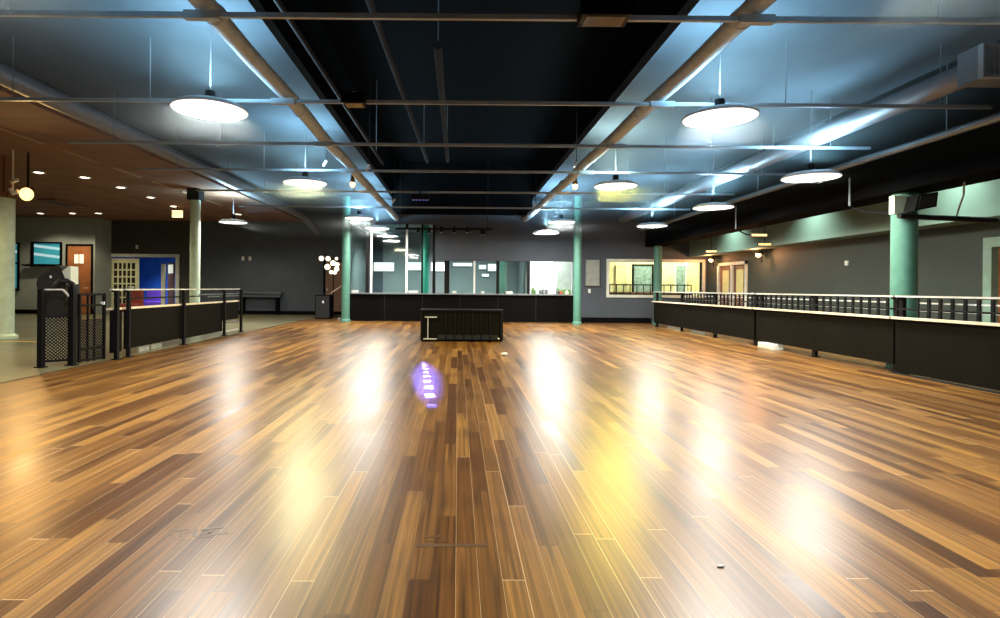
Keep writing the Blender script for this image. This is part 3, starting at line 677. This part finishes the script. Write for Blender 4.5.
# ------------------------------------------------------------------ lowered brown ceiling fittings
def can(px, py, lab, dim=False):
    off = VY + ROLL * (px - VX) - py; Y = F * (LC - H) / off; x = wx(px, Y)
    t = thing('downlight', lab, 'downlight', (x, Y, LC - .02), 'downlights in the brown ceiling')
    MB().lathe([(.10, -.02), (.14, -.02), (.14, 0), (.10, 0)], (x, Y, LC), 20).build('trim_ring', 'white', t, True)
    MB().lathe([(0, -.012), (.10, -.012), (.10, -.002), (0, -.002)], (x, Y, LC), 20).build('lit_lens', 'can_glow', t, True)
    light('SPOT', (x, Y, LC - .06), 125, (1, .84, .58), t, (x, Y, 0), .08, spot_size=math.radians(130), spot_blend=.5)
for px, py, lab in ((38, 172, 'downlight in the brown ceiling, nearest, above the teal windows'), (84, 177, 'downlight in the brown ceiling, second along the diagonal row'),
    (120, 187, 'downlight in the brown ceiling, third along the diagonal row'), (150, 197, 'downlight in the brown ceiling, fourth along the diagonal row'), (173, 206, 'downlight in the brown ceiling directly above the lit exit sign'),
    (40, 213, 'downlight at the office wall above the small teal window'), (72, 213, 'downlight at the office wall above the orange door, left one'), (98, 213, 'downlight at the office wall corner, right of the orange door'), (238, 214, 'downlight far back near the pendant lamp of the left walkway')):
    can(px, py, lab)
# unseen downlights nearer the camera in the same ceiling
for x, y in ((-8.5, 6.0), (-8.5, 9.0)):
    t = thing('downlight', 'downlight of the brown ceiling outside the picture on the left', 'downlight', (x, y, LC - .02), 'downlights in the brown ceiling')
    MB().lathe([(.10, -.02), (.14, -.02), (.14, 0), (.10, 0)], (x, y, LC), 20).build('trim_ring', 'white', t, True)
    MB().lathe([(0, -.012), (.10, -.012), (.10, -.002), (0, -.002)], (x, y, LC), 20).build('lit_lens', 'can_glow', t, True)
    light('SPOT', (x, y, LC - .06), 260, (1, .74, .38), t, (x, y, 0), .08, spot_size=math.radians(140), spot_blend=.5)
# air vent
off = VY + ROLL * (65 - VX) - 203; Y = F * (LC - H) / off; x0, x1 = wx(58, Y), wx(75, Y)
t = thing('air_vent', 'rectangular brown air vent in the lowered ceiling above the office door', 'vent', ((x0 + x1) / 2, Y, LC - .05))
MB().box(x0, x1, Y - .9, Y + .5, LC - .06, LC).build('frame', 'brown_door', t)
for i in range(6): box('slat', 'dark_wall', t, x0 + .05, x1 - .05, Y - .8 + i * .2, Y - .72 + i * .2, LC - .07, LC - .06)
# exposed tile rail line along the ceiling
b = MB()
for i in range(9):
    y = 7.6 + i * 1.55; b.box(-7.62, -7.56, y, y + 1.1, LC - .025, LC)
tag(b.build('ceiling_strip', 'brown_strip'), 'broken pale strip running along the brown lowered ceiling', 'strip')
# warm track spot
Y = 11.0; x = wx(29, Y); z = wz(29, 194, Y)
t = thing('track_spot', 'glowing orange spotlight hanging under the brown ceiling near the thick pale column', 'spotlight', (x, Y, z))
MB().tube([(x - .03, Y, z + .12), (x - .03, Y, LC)], .02, 8).build('stem', 'black_metal', t)
MB().tube([(x - .06, Y + .1, z + .10), (x + .02, Y - .10, z - .02)], .09, 16, [.06, .10]).build('head', 'black_metal', t, True)
MB().ball((x + .022, Y - .105, z - .022), .115, 1, 1, 1.1).build('lens', 'warm_glow', t, True)
light('SPOT', (x + .1, Y - .25, z - .1), 150, (1, .60, .22), t, (-4.8, 5.0, 0), .1, spot_size=math.radians(110), spot_blend=.8)
Y = 10.8; x = wx(11, Y); z = wz(11, 187, Y)
t = thing('track_spot', 'white twin-headed unlit spotlight on the thick pale column', 'spotlight', (x, Y, z))
MB().tube([(x - .06, Y + .1, z + .12), (x, Y, z + .1), (x + .12, Y, z + .14)], .035, 10).build('head', 'white', t, True)
MB().tube([(x - .02, Y, z - .04), (x + .03, Y, z - .12), (x + .13, Y, z - .08)], .04, 10).build('lower_head', 'white', t, True)
MB().tube([(x, Y + .03, z - .05), (x, Y + .03, LC)], .015, 8).build('stem', 'white', t)
# exit sign
Y = 18.0; x = wx(177, Y); z0, z1 = wz(177, 217.5, Y), wz(177, 210.5, Y)
t = thing('exit_sign', 'lit pale exit sign box hanging under the brown ceiling', 'sign', (x, Y, z0))
MB().box(x - .165, x + .165, Y - .03, Y + .03, z0, z1, .008).build('lit_box', 'sign_glow', t)
MB().tube([(x, Y, z1), (x, Y, LC)], .012, 8).build('stem', 'black_metal', t)
cu = bpy.data.curves.new('lettering', 'FONT'); cu.body = 'EXIT'; cu.size = .16; cu.align_x = 'CENTER'; cu.align_y = 'CENTER'; cu.extrude = .003
tmp = bpy.data.objects.new('tmp', cu); C.objects.link(tmp)
dg = bpy.context.evaluated_depsgraph_get(); me = bpy.data.meshes.new_from_object(tmp.evaluated_get(dg)); bpy.data.objects.remove(tmp)
me.transform(Matrix.Translation((0, -.034, (z1 - z0) / 2)) @ Matrix.Rotation(PI / 2, 4, 'X')); me.materials.clear(); me.materials.append(M['sign_letter'])
o = bpy.data.objects.new('lettering', me); C.objects.link(o); o.parent = t

# ------------------------------------------------------------------ railings
LEDGE = .765; TOP = 1.05
def rail_section(lab, A, B, posts, thick, panels, group, ledge=True, midrails=(), top_from=None, cap='cap_wood', gap=.10, side=1, shoe=False, ztop=TOP):
    t = thing('railing_section', lab, 'railing', (A[0], A[1], 0), group)
    d_ = (Vector(B) - Vector(A)).normalized(); n_ = Vector((-d_.y, d_.x))
    MB().bar(A, B, .05, ztop - .022, ztop).build('top_rail', 'rail_steel', t)
    if ledge: MB().bar(A, B, .09, LEDGE - .03, LEDGE, .03 * side).build('ledge', cap, t)
    for (p, tk) in zip(posts, thick):
        P = Vector(p); MB().bar(tuple(P - d_ * tk / 2), tuple(P + d_ * tk / 2), .05, 0, ztop - .022, -.06 * side).build('post', 'black_metal', t)
        MB().bar(tuple(P - d_ * (tk / 2 + .03)), tuple(P + d_ * (tk / 2 + .03)), .11, 0, .012, -.06 * side).build('foot_plate', 'black_metal', t)
        MB().bar(tuple(P - d_ * .012), tuple(P + d_ * .012), .09, ztop - .05, ztop - .022, -.03 * side).build('bracket', 'black_metal', t)
    for i, (a, c, zb) in enumerate(panels):
        MB().bar(a, c, .03, zb, LEDGE - .03, .0).build('panel', 'black_panel', t)
    for z, m, a, c in midrails: MB().bar(a, c, .025, z - .012, z + .012, 0).build('mid_rail', m, t)
    return t
# right
RA, RB = (5.93, 17.05), (5.93, 3.6)
R = lambda px: yon(px, RA, RB)
G = 'right railing sections'
def rsec(lab, a, c, posts, thick, zb):
    ps = [R(p) for p in posts]
    pan = [(R(u), R(v), zb) for u, v in zip([a] + [p for p in posts if a + 2 < p < c - 2], [p for p in posts if a + 2 < p < c - 2] + [c])]
    mids = [(.87, 'black_metal', R(a), R(c))]
    return rail_section(lab, R(a), R(c), ps, thick, pan, G, midrails=mids, side=-1)
rsec('far section of the right railing, beside the office window column', 654.5, 755, (655.5, 680, 713, 753.5), (.10, .06, .10, .10), .11)
rsec('middle section of the right railing with a white strip of floor under its black panels', 757.5, 895, (759, 812, 893), (.09, .08, .07), .12)
rsec('nearest section of the right railing, running out of the picture at the right edge', 897, 1085, (898.5, 1080), (.07, .08), .03)
# lower shoe light strip of near section
tag(MB().box(5.88, 5.90, R(1085)[1], R(897)[1], 0, .02).build('floor_strip', 'pipe_dark'), 'thin grey edging strip on the floor under the nearest right railing panel', 'strip')
# left
LA, LB = (-5.13, 8.42), (-5.34, 13.65)
L = lambda px: yon(px, LA, LB)
G = 'left railing sections'
rail_section('short left railing piece with a pale ledge beside the gate', (-5.13, 8.28), (-5.138, 8.55), [(-5.13, 8.33)], (.06,), [((-5.13, 8.28), (-5.138, 8.55), .10)], G, side=1)
rail_section('long left railing of black panels below a pale ledge, before the blue doorway', L(124.5), L(239.3), [L(125), L(181), L(222), L(239)], (.05, .06, .05, .06),
    [(L(125), L(181), .12), (L(181), L(222), .10), (L(222), L(238), .33)], G, midrails=[(.93, 'grey_steel', L(200), L(239)), (.88, 'grey_steel', L(208), L(239)), (.27, 'grey_steel', L(222), L(239)), (.9, 'black_metal', L(125), L(200)), (.07, 'rail_steel', L(222), L(239))], side=1)
# small stub feet under the left panels
# gate with lattice
P1, P2, P3, P4 = (-5.56, 7.48), (-5.31, 7.72), (-5.19, 8.22), (-5.15, 8.30)
def lattice(b, A, B, z0, z1, cell, w):
    """flat diagonal lattice between ground points A and B"""
    A3, B3 = Vector((A[0], A[1], 0)), Vector((B[0], B[1], 0)); Ln = (B3 - A3).length; d_ = (B3 - A3).normalized(); n_ = Vector((-d_.y, d_.x, 0)) * .004
    hgt = z1 - z0; s = cell * math.sqrt(2); k0 = -hgt
    for sgn in (1, -1):
        c = -hgt
        while c < Ln:
            ta, tb = max(c, 0), min(c + hgt, Ln)
            if tb - ta > .005:
                za, zb = (ta - c, tb - c)
                if sgn < 0: za, zb = hgt - za, hgt - zb
                p, q = A3 + d_ * ta + Vector((0, 0, z0 + za)), A3 + d_ * tb + Vector((0, 0, z0 + zb))
                o_ = (q - p).normalized().cross(n_).normalized() * w / 2
                b.prism([p - n_ - o_, q - n_ - o_, q - n_ + o_, p - n_ + o_], n_ * 2)
            c += s
t = thing('railing_section', 'black railing end with a lattice panel and an arched post, left of the gate', 'railing', (P1[0], P1[1], 0), G)
def post(P, r, z1, nm='post'):
    MB().box(P[0] - r, P[0] + r, P[1] - r, P[1] + r, 0, z1, .006).build(nm, 'black_metal', t)
    MB().box(P[0] - r * 1.6, P[0] + r * 1.6, P[1] - r * 1.6, P[1] + r * 1.6, 0, .012).build('foot_plate', 'black_metal', t)
post(P1, .035, 1.05); post(P2, .04, 1.08)
MB().tube([(P2[0], P2[1], 1.05), (P2[0] + .0, P2[1], 1.12), (P2[0] - .05, P2[1] - .05, 1.165), (P2[0] - .11, P2[1] - .11, 1.15), (P2[0] - .16, P2[1] - .15, 1.06)], .03, 10).build('arch', 'black_metal', t, True)
MB().bar(P1, (P1[0] + .17, P1[1] + .163), .03, 1.03, 1.05).build('top_rail', 'rail_steel', t)
MB().tube([(P1[0] + .17, P1[1] + .163, 1.04), (P2[0], P2[1], .90)], .016, 8).build('sloping_rail', 'rail_steel', t)
MB().bar(P1, P2, .03, .06, .09).build('lattice_rail', 'black_metal', t); MB().bar(P1, P2, .03, .66, .69).build('lattice_rail', 'black_metal', t)
b = MB(); lattice(b, P1, P2, .09, .66, .030, .012); b.build('lattice', 'black_metal', t)
t = thing('gate', 'narrow black metal gate with upright bars and lattice in the left railing', 'gate', (P3[0], P3[1], 0))
ga = (P2[0] + .035, P2[1] + .09)
for z in (.955, .80, .19, .03): MB().bar(ga, P3, .03, z, z + .03).build('cross_bar', 'black_metal', t)
for s in (.0, .33, .60, 1.0):
    q = (ga[0] + (P3[0] - ga[0]) * s, ga[1] + (P3[1] - ga[1]) * s); w = .035 if s in (0., 1.) else .022
    MB().bar((q[0], q[1] - w / 2), (q[0], q[1] + w / 2), w, .02, .985).build('upright', 'black_metal', t)
b = MB(); lattice(b, ga, P3, .06, .62, .030, .012); b.build('lattice', 'black_metal', t)
MB().box(P3[0] - .02, P3[0] + .03, P3[1] - .055, P3[1] - .03, .82, .86).build('latch', 'white', t)
# second railing beyond the right one
t = thing('walkway_railing', 'second railing of dark balusters and pale bars behind the right railing', 'railing', (7.2, 12, 0))
for z in (.915, .80): MB().box(7.2, 7.225, 6.0, 17.9, z, z + .022).build('pale_bar', 'white', t)
MB().box(7.17, 7.23, 6.0, 17.9, 1.0, 1.03).build('top_rail', 'black_metal', t)
for i in range(58):
    y = 6.05 + i * .205; box('baluster', 'black_metal', t, 7.17, 7.19, y, y + .05, 0, 1.0)
# white things lying under the railings
t = thing('floor_light', 'white box lying on the floor under the right railing between two posts', 'box', (5.98, 9.95, 0))
p = R(771)
MB().box(p[0] - .1, p[0] + .1, p[1] - .26, p[1] + .26, 0, .11, .01).build('body', 'white', t)
MB().box(p[0] - .106, p[0] - .096, p[1] - .22, p[1] + .22, .02, .08).build('front_strip', 'frame_white', t)
for a, c, lab in ((664, 679, 'pale board on the floor under the far right railing, left of a thin post'), (687, 701, 'pale board on the floor under the far right railing, right of a thin post')):
    A_, B_ = R(a), R(c); tag(MB().bar((A_[0] + .12, A_[1]), (B_[0] + .12, B_[1]), .02, 0, .10).build('floor_board', 'frame_white'), lab, 'board', 'pale boards under the far right railing')
A_, B_ = L(146), L(155.5); tag(MB().bar((A_[0] - .12, A_[1]), (B_[0] - .12, B_[1]), .04, 0, .115).build('floor_board', 'white'), 'small white board on the floor under the left railing panel', 'board')
A_, B_ = L(158), L(168); tag(MB().bar((A_[0] - .12, A_[1]), (B_[0] - .12, B_[1]), .04, 0, .10).build('floor_board', 'frame_white'), 'greyish board under the left railing beside the white one', 'board')

# ------------------------------------------------------------------ things on and around the rink
# black box with metal frame
BY = 11.55; ax, bx = wx(420, BY), wx(504.5, BY); bz = wz(460, 309.8, BY)
t = thing('stage_box', 'low black box with a pale metal frame on its front, standing on the rink floor', 'box', ((ax + bx) / 2, BY, 0))
MB().box(ax + .02, bx - .02, BY, BY + .6, .03, bz - .03, .008).build('body', 'black_panel', t)
MB().box(ax, bx, BY - .03, BY + .62, bz - .03, bz).build('lid', 'black_metal', t)
for x in (ax + .06, bx - .06):
    for y in (BY + .06, BY + .54): MB().lathe([(0, 0), (.03, 0), (.03, .03), (0, .03)], (x, y, 0), 12).build('foot', 'black_metal', t)
MB().box(ax + .02, ax + .05, BY - .02, BY, .03, bz - .03).box(bx - .07, bx - .02, BY - .02, BY, .03, bz - .03).build('side_stile', 'black_metal', t)
fa, fb = wx(424, BY), wx(437.5, BY); z0, z1 = wz(430, 339.2, BY), wz(430, 316.5, BY); xm = wx(428.5, BY)
MB().box(fa, fb, BY - .05, BY - .02, z0, z0 + .02).box(fa + .03, fb, BY - .05, BY - .02, z1 - .02, z1).box(xm - .008, xm + .008, BY - .045, BY - .02, z0 + .02, z1 - .02).build('metal_frame', 'rail_steel', t)
for i in range(7):
    x = wx(438.5 + i * 8.8, BY); box('vent_panel', 'pipe_dark', t, x, x + .15, BY - .012, BY, .045, .14)
for i in range(6):
    x = wx(446.5 + i * 8.8, BY); box('rib', 'black_metal', t, x - .012, x + .012, BY - .02, BY, .04, bz - .05)
MB().ball((wx(499, BY), BY - .02, .07), .02).build('button', 'white', t, True)
# litter
fl = lambda px, py: (wx(px, F * H / (py - VY - ROLL * (px - VX))), F * H / (py - VY - ROLL * (px - VX)))
x, y = fl(505, 355.8); b = MB().ball((x, y, .028), .05, 1.2, 1, .55); tag(b.build('crumpled_paper', 'white', None, True), 'small white crumpled paper on the floor in front of the black box', 'paper')
x, y = fl(340, 319.8); b = MB().ball((x, y, .035), .05, 1.2, 1, .7); tag(b.build('crumpled_paper', 'white', None, True), 'small white scrap on the floor at the foot of the left mint column', 'paper')
x, y = fl(723, 567); b = MB().ball((x, y, .004), .010, 1.5, .8, .4); tag(b.build('paper_scrap', 'white', None, True), 'tiny pale scrap on the wood floor near the right foreground', 'paper')
# dark worn marks on the floor
def marks(lab, strokes, nm='floor_marking'):
    b = MB()
    for (x0, y0), (x1, y1), w in strokes:
        p, q = Vector(fl(x0, y0)), Vector(fl(x1, y1)); n_ = (q - p).normalized(); n_ = Vector((-n_.y, n_.x)) * w / 2
        b.prism([(*(p - n_), .0003), (*(q - n_), .0003), (*(q + n_), .0003), (*(p + n_), .0003)], (0, 0, .0006))
    return tag(b.build(nm, 'dark_mark'), lab, 'marking')
marks('worn dark lettering-like strokes on the floor at the left foreground', [((173, 531.5), (173, 536), .012), ((174, 531.5), (192, 529.5), .02), ((183, 532), (183, 537), .012), ((185, 533.5), (194, 532), .012), ((198, 529), (196, 537), .018),
    ((203, 530), (226, 527), .02), ((203, 534.5), (214, 533), .014), ((212, 531), (212, 536), .014), ((214, 534.5), (231, 532.5), .022), ((200, 537.3), (216, 537), .010)])
marks('dark worn bar-shaped mark on the floor in the middle foreground', [((418, 545.5), (490, 545.3), .028), ((427, 537), (445, 536.2), .018), ((428, 541.5), (452, 541.5), .008)])
# yellow tape
yt = 616 / 56.6; tag(MB().box(-12, -8.05, yt - .03, yt + .03, -.004, 0.0).build('floor_tape', 'yellow_tape'), 'yellow tape line across the walkway floor at the thick pale column', 'tape')

# black cover draped over the railing end
Y = 7.74; k = lambda px, py: (wx(px, Y), Y, wz(px, py, Y))
t = thing('draped_cover', 'black cloth cover draped in a hump over the lattice end of the left railing', 'cover', (wx(52, Y), Y, .62))
MB().prism([k(40, 316.5), k(65, 317), k(66.5, 300), k(66, 280), k(60, 266.5), k(56, 265.3), k(50, 269), k(38, 277), k(36.5, 283), k(38.5, 302)], (0, .28, 0)).build('cloth', 'black_cloth', t)
MB().prism([k(61, 272), k(69, 266), k(70.5, 266.5), k(70.8, 284), k(67, 285)], (0, .16, 0)).build('clear_flap', 'frame_white', t)
MB().ball((wx(51, Y), Y - .005, wz(51, 277, Y)), .016, 1, .4, 1.3).build('badge', 'white', t, True)
# red patterned seat behind the left railing
Y = 20.0; x0, x1 = wx(118.5, Y), wx(135, Y)
t = thing('bench', 'red patterned high-backed seat seen through the left railing', 'seat', ((x0 + x1) / 2, Y, 0))
MB().box(x0, x1, Y + .45, Y + .6, .0, wz(125, 290, Y), .03).build('backrest', 'red_pattern', t)
MB().box(x0, x1, Y, Y + .45, .15, .45, .03).build('seat', 'red_pattern', t)
for x in (x0 + .04, x1 - .04): MB().box(x - .03, x + .03, Y + .02, Y + .08, 0, .15).build('leg', 'black_metal', t)
tag(MB().lathe([(0, 0), (.07, 0), (.1, .14), (.09, .14), (.06, .02), (0, .02)], (x0 + .16, Y + .52, wz(125, 290, Y)), 16).build('cup', 'white', None, True), 'white cup standing on top of the red patterned seat', 'cup')
# purple seat added in the blue room, standing in for a purple reflection
Y = BACK + 2.2; x0, x1 = wx(141, Y), wx(160, Y)
t = thing('bench', 'purple bench standing in for a reflection inside the blue room beyond the doorway', 'seat', ((x0 + x1) / 2, Y, 0))
MB().box(x0, x1, Y + .4, Y + .55, 0, .95, .03).build('backrest', 'purple', t)
MB().box(x0, x1, Y, Y + .4, .12, .42, .03).build('seat', 'purple', t)
for x in (x0 + .1, x1 - .1): MB().box(x - .04, x + .04, Y + .03, Y + .1, 0, .12).build('leg', 'black_metal', t)
light('AREA', ((dx0 + dx1) / 2, BACK + 1.6, 2.9), 120, (.75, .85, 1), aim=((dx0 + dx1) / 2, BACK + 1.7, 0), size=1.0)
kl = thing('room_light', 'flat ceiling light of the blue room beyond the doorway', 'ceiling light', ((dx0 + dx1) / 2, BACK + 1.6, 2.95))
box('panel', 'white', kl, (dx0 + dx1) / 2 - .5, (dx0 + dx1) / 2 + .5, BACK + 1.1, BACK + 2.1, 2.94, 3.0)
# wall ledge, outlets, alarm
Y = BACK - .02; x0, x1 = wx(241, Y), wx(283, Y)
t = thing('wall_bench', 'dark ledge bench fixed along the far slate wall behind the left railing', 'bench', ((x0 + x1) / 2, Y, .4))
MB().box(x0, x1, Y - .32, Y, wz(260, 297, Y), wz(260, 292, Y) - .05).build('box', 'slate_wall', t)
MB().box(x0, x1 + .05, Y - .38, Y, wz(260, 292, Y) - .05, wz(260, 292, Y)).build('top', 'grey_steel', t)
MB().box(x0 + .1, x0 + .2, Y - .3, Y, 0, wz(260, 297, Y)).box(x1 - .2, x1 - .1, Y - .3, Y, 0, wz(260, 297, Y)).build('bracket', 'black_paint', t)
def plate(px, py, Y, lab, s=.05, m='white'):
    x = wx(px, Y); z = wz(px, py, Y); t = thing('wall_plate', lab, 'wall plate', (x, Y, z - s), 'small white wall plates')
    MB().box(x - s * .8, x + s * .8, Y - .03, Y, z - s * 1.3, z + s * 1.3, .006).build('cover', m, t)
    MB().box(x - s * .25, x + s * .25, Y - .036, Y - .03, z - s * .4, z + s * .4).build('switch', 'frame_white', t)
plate(243, 258.5, BACK - .02, 'small white plate on the far slate wall, left of a pair', .06); plate(250, 258.5, BACK - .02, 'small white plate on the far slate wall, right of a pair', .06)
plate(137, 247, BACK, 'small white plate above the blue doorway', .055); plate(589.5, 291, WY, 'small white plate under the grey panel right of the right mint column', .05)
x = RW; t = thing('wall_plate', 'tiny white plate on the right wall left of the stout green column', 'wall plate', (x, 11.86, 1.6), 'small white wall plates')
MB().box(x - .03, x, 11.81, 11.91, 1.65, 1.75, .005).build('cover', 'white', t); MB().box(x - .036, x - .03, 11.84, 11.88, 1.68, 1.72).build('switch', 'frame_white', t)
Y = WY; x0, x1 = wx(585.5, Y), wx(599, Y); z0, z1 = wz(592, 286, Y), wz(592, 260, Y)
t = thing('wall_cabinet', 'flat grey panel box on the slate wall right of the right mint column', 'cabinet', ((x0 + x1) / 2, Y, z0))
MB().box(x0, x1, Y - .1, Y, z0, z1, .01).build('body', 'grey_panel', t); MB().box(x0 + .03, x1 - .03, Y - .112, Y - .1, z0 + .03, z1 - .03).build('door', 'grey_panel', t)
MB().ball((x0 + .06, Y - .12, (z0 + z1) / 2), .015).build('knob', 'black_metal', t)
# loudspeaker by the counter
Y = 19.45; x0, x1 = wx(315.3, Y), wx(330.5, Y); z1 = wz(322, 294.8, Y)
t = thing('loudspeaker', 'black cabinet loudspeaker on the floor left of the left mint column', 'loudspeaker', ((x0 + x1) / 2, Y, 0))
MB().box(x0, x1, Y, Y + .45, 0, z1, .02).build('cabinet', 'black_paint', t)
MB().box(x0 + .03, x1 - .03, Y - .012, Y, .04, z1 - .04).build('grille', 'black_cloth', t)
MB().prism([(wx(322.3, Y), Y - .02, wz(323, 303, Y)), (wx(324.6, Y), Y - .02, wz(323, 303, Y)), (wx(324.2, Y), Y - .02, wz(323, 301.4, Y)), (wx(323.5, Y), Y - .02, wz(323, 300, Y)), (wx(322.7, Y), Y - .02, wz(323, 301.4, Y))], (0, .008, 0)).build('badge', 'white', t)
# cluster of round bulbs
Y = 20.9; t = thing('bulb_cluster', 'cluster of glowing round bulbs on a stand before the brown door', 'lamp', (wx(331, Y), Y, 0))
MB().tube([(wx(333, Y), Y + .1, 0), (wx(333, Y), Y + .1, wz(333, 262, Y))], .02, 8).build('pole', 'black_metal', t)
MB().lathe([(0, 0), (.22, 0), (.2, .03), (0, .05)], (wx(333, Y), Y + .1, 0), 20).build('foot', 'black_metal', t, True)
for px, py, r in ((321.3, 258.4, .115), (328, 258.6, .11), (336.5, 258.6, .07), (333, 263, .12), (327.4, 267, .13), (337.3, 264.5, .10), (336.8, 269, .11), (331.2, 272.2, .09), (335, 272.5, .09)):
    x, z = wx(px, Y), wz(px, py, Y); r *= .8; q = MB().ball((x, Y, z), r).build('bulb', 'bulb_glow', t, True)
    MB().tube([(x, Y + r * .8, z), (wx(333, Y), Y + .1, wz(333, 266, Y))], .012, 6).build('arm', 'black_metal', q)
light('POINT', (wx(329, Y), Y - .3, wz(330, 265, Y)), 14, (1, .72, .45), t, size=.15)
tag(MB().tube([(wx(331, 18.6), 18.6, wz(331, 293, 18.6)), (wx(338, 18.4), 18.4, wz(338, 288.5, 18.4)), (wx(344, 18.05), 18.05, wz(344, 284, 18.05))], .012, 6).build('slack_cable', 'cap_wood'), 'thin pale cable slanting from the left mint column towards the loudspeaker', 'cable')
# sconces under the right soffit
for Y, w in ((17.75, 'above the double door'), (14.95, 'right of the double door')):
    t = thing('wall_sconce', 'glowing orange lamp under the green soffit, %s' % w, 'wall lamp', (8.05, Y, 2.0), 'orange lamps under the green soffit')
    MB().tube([(8.05, Y, 2.21), (8.05, Y, 2.12)], .02, 8).build('stem', 'black_metal', t)
    MB().tube([(8.05, Y - .1, 2.21), (8.05, Y - .1, 1.85)], .018, 8).build('bracket', 'black_metal', t)
    MB().ball((8.02, Y, 2.06), .065).build('bulb', 'sconce_glow', t, True)
    MB().lathe([(.03, .14), (.10, .08), (.11, .04)], (8.05, Y, 2.04), 16).build('shade', 'black_metal', t, True)
    light('POINT', (7.92, Y, 2.05), 45, (1, .42, .16), t, size=.06)
# amber strip lights on the soffit front
for px, py, Y, w in ((711, 251.5, 16.6, 'over the double door'), (764.5, 244.5, 13.7, 'right of the double door'), (758.5, 235.3, 12.2, 'hanging from a cable under the dark beam')):
    x = min(wx(px, Y), 7.55) if Y > 13 else wx(px, Y); z = wz(px, py, Y)
    t = thing('amber_strip', 'short glowing amber strip light, %s' % w, 'strip light', (x, Y, z), 'amber strip lights')
    MB().box(x - .17, x + .17, Y - .02, Y + .02, z - .02, z + .03).build('housing', 'black_metal', t)
    MB().box(x - .16, x + .16, Y - .035, Y - .02, z - .02, z + .025).build('lit_face', 'amber_glow', t)
    MB().tube([(x, Y, z + .03), (x, Y, 3.35 if x > 6.75 else 2.52)], .008, 6).build('hanger', 'black_metal', t)
# conduits by the beam on the right
def hang(pts, lab, r=.014, m='pipe_pale', nm='conduit_drop', cat='conduit'): return tag(MB().tube(pts, r, 8).build(nm, m, None, True), lab, cat, 'conduits on the right beam')
def B(px, py, X): Y = X * F / (px - VX); return (X, Y, wz(px, py, Y))
hang([B(849, 178, 6.187), B(849, 206, 6.187)], 'pale conduit dropping down the dark beam left of the stout green column')
hang([B(735.5, 206, 6.187), B(735.5, 229, 6.187)], 'pale conduit dropping down the dark beam, right of the middle row pendant lamp')
hang([B(852, 208, 6.17), (6.22, 8.5, 2.30), (6.32, 8.0, 2.21)], 'thin dark cable sagging from the beam to the stout green column', .016, 'black_metal', 'cable', 'cable')
hang([B(735.5, 229, 6.18), B(745, 234, 6.4), B(756, 236.5, 6.5)], 'thin dark cable sagging from the far conduit to an amber strip', .014, 'black_metal', 'cable', 'cable')
tag(MB().tube([(6.2, 7.88, 2.17), (7.0, 7.9, 2.14), (7.6, 7.92, 2.12)], .04, 10).build('support_arm', 'black_metal', None, True), 'dark horizontal arm reaching right from the stout green column', 'arm')
hang([(7.0, 7.87, 2.18), (6.72, 7.45, 2.40), (6.5, 7.2, 2.52)], 'thin rod slanting up from the dark arm to the beam near the right edge', .012, 'grey_steel', 'hanger_rod', 'rod')
t = thing('loudspeaker', 'small black loudspeaker mounted at the top of the stout green column', 'loudspeaker', (6.4, 7.75, 2.2))
MB().prism([(6.24, 7.66, 2.21), (6.54, 7.66, 2.27), (6.56, 7.66, 2.47), (6.30, 7.66, 2.43)], (0, .2, 0)).build('cabinet', 'black_paint', t)
MB().prism([(6.27, 7.65, 2.235), (6.52, 7.65, 2.285), (6.535, 7.65, 2.45), (6.315, 7.65, 2.415)], (0, .01, 0)).build('grille', 'black_cloth', t)
MB().tube([(6.42, 7.85, 2.36), (6.43, 7.96, 2.36)], .02, 8).build('bracket', 'black_metal', t)
# unseen lamps added behind the beam to wash the right wall and soffit
for y in (5.0, 8.5, 12.0, 15.5):
    t = thing('added_walkway_light', 'added flat ceiling light over the right walkway behind the dark beam, %s' % {5.0: 'nearest', 8.5: 'second', 12.0: 'third', 15.5: 'farthest'}[y], 'ceiling light', (7.2, y, 3.3), 'added ceiling lights over the right walkway')
    box('housing', 'white', t, 7.0, 7.4, y - .4, y + .4, 3.31, 3.35)
    light('AREA', (7.2, y, 3.3), 42, (.80, 1.0, .88), t, (7.25, y, 0), .5)

# thin haze added under the roof to imitate lens glow around the lamps
hb = MB()
for a, c in ((-5.95, -2.16), (2.46, 6.17)): hb.box(a, c, -1.0, CNT - .05, 2.70, DECK - .02)
hz = hb.build('haze', 'slate_wall'); hz['kind'] = 'stuff'
hm = bpy.data.materials.new('haze'); hm.use_nodes = True; nt = hm.node_tree; nt.nodes.remove(nt.nodes['Principled BSDF'])
vsn = nt.nodes.new('ShaderNodeVolumeScatter'); vsn.inputs['Color'].default_value = (.82, .95, 1, 1); vsn.inputs['Density'].default_value = 0.036
nt.links.new(vsn.outputs[0], nt.nodes['Material Output'].inputs['Volume']); hz.data.materials.clear(); hz.data.materials.append(hm)
hz['label'] = 'thin pale haze added under the dark roof for the lens glow around the pendant lamps'; hz['category'] = 'haze'
# ------------------------------------------------------------------ world, camera, colour
w = bpy.data.worlds.new('night'); sc.world = w; w.use_nodes = True
w.node_tree.nodes['Background'].inputs[0].default_value = (0.004, 0.005, 0.006, 1)
cd = bpy.data.cameras.new('camera'); cam = bpy.data.objects.new('camera', cd); C.objects.link(cam)
cd.sensor_fit = 'HORIZONTAL'; cd.sensor_width = 36; cd.lens = F / 1000 * 36
cd.shift_x = 0.0422; cd.shift_y = -0.0207; cd.clip_start = .05; cd.clip_end = 200
cam.matrix_world = Matrix.Translation((0, 0, H)) @ Matrix.Rotation(PI / 2, 4, 'X') @ Matrix.Rotation(ROLL, 4, 'Z')
sc.camera = cam
sc.cycles.denoising_prefilter = 'ACCURATE'
vs = sc.view_settings
vs.view_transform = 'Standard'; vs.look = 'None'; vs.exposure = 0.0; vs.gamma = 1.0; vs.use_curve_mapping = False
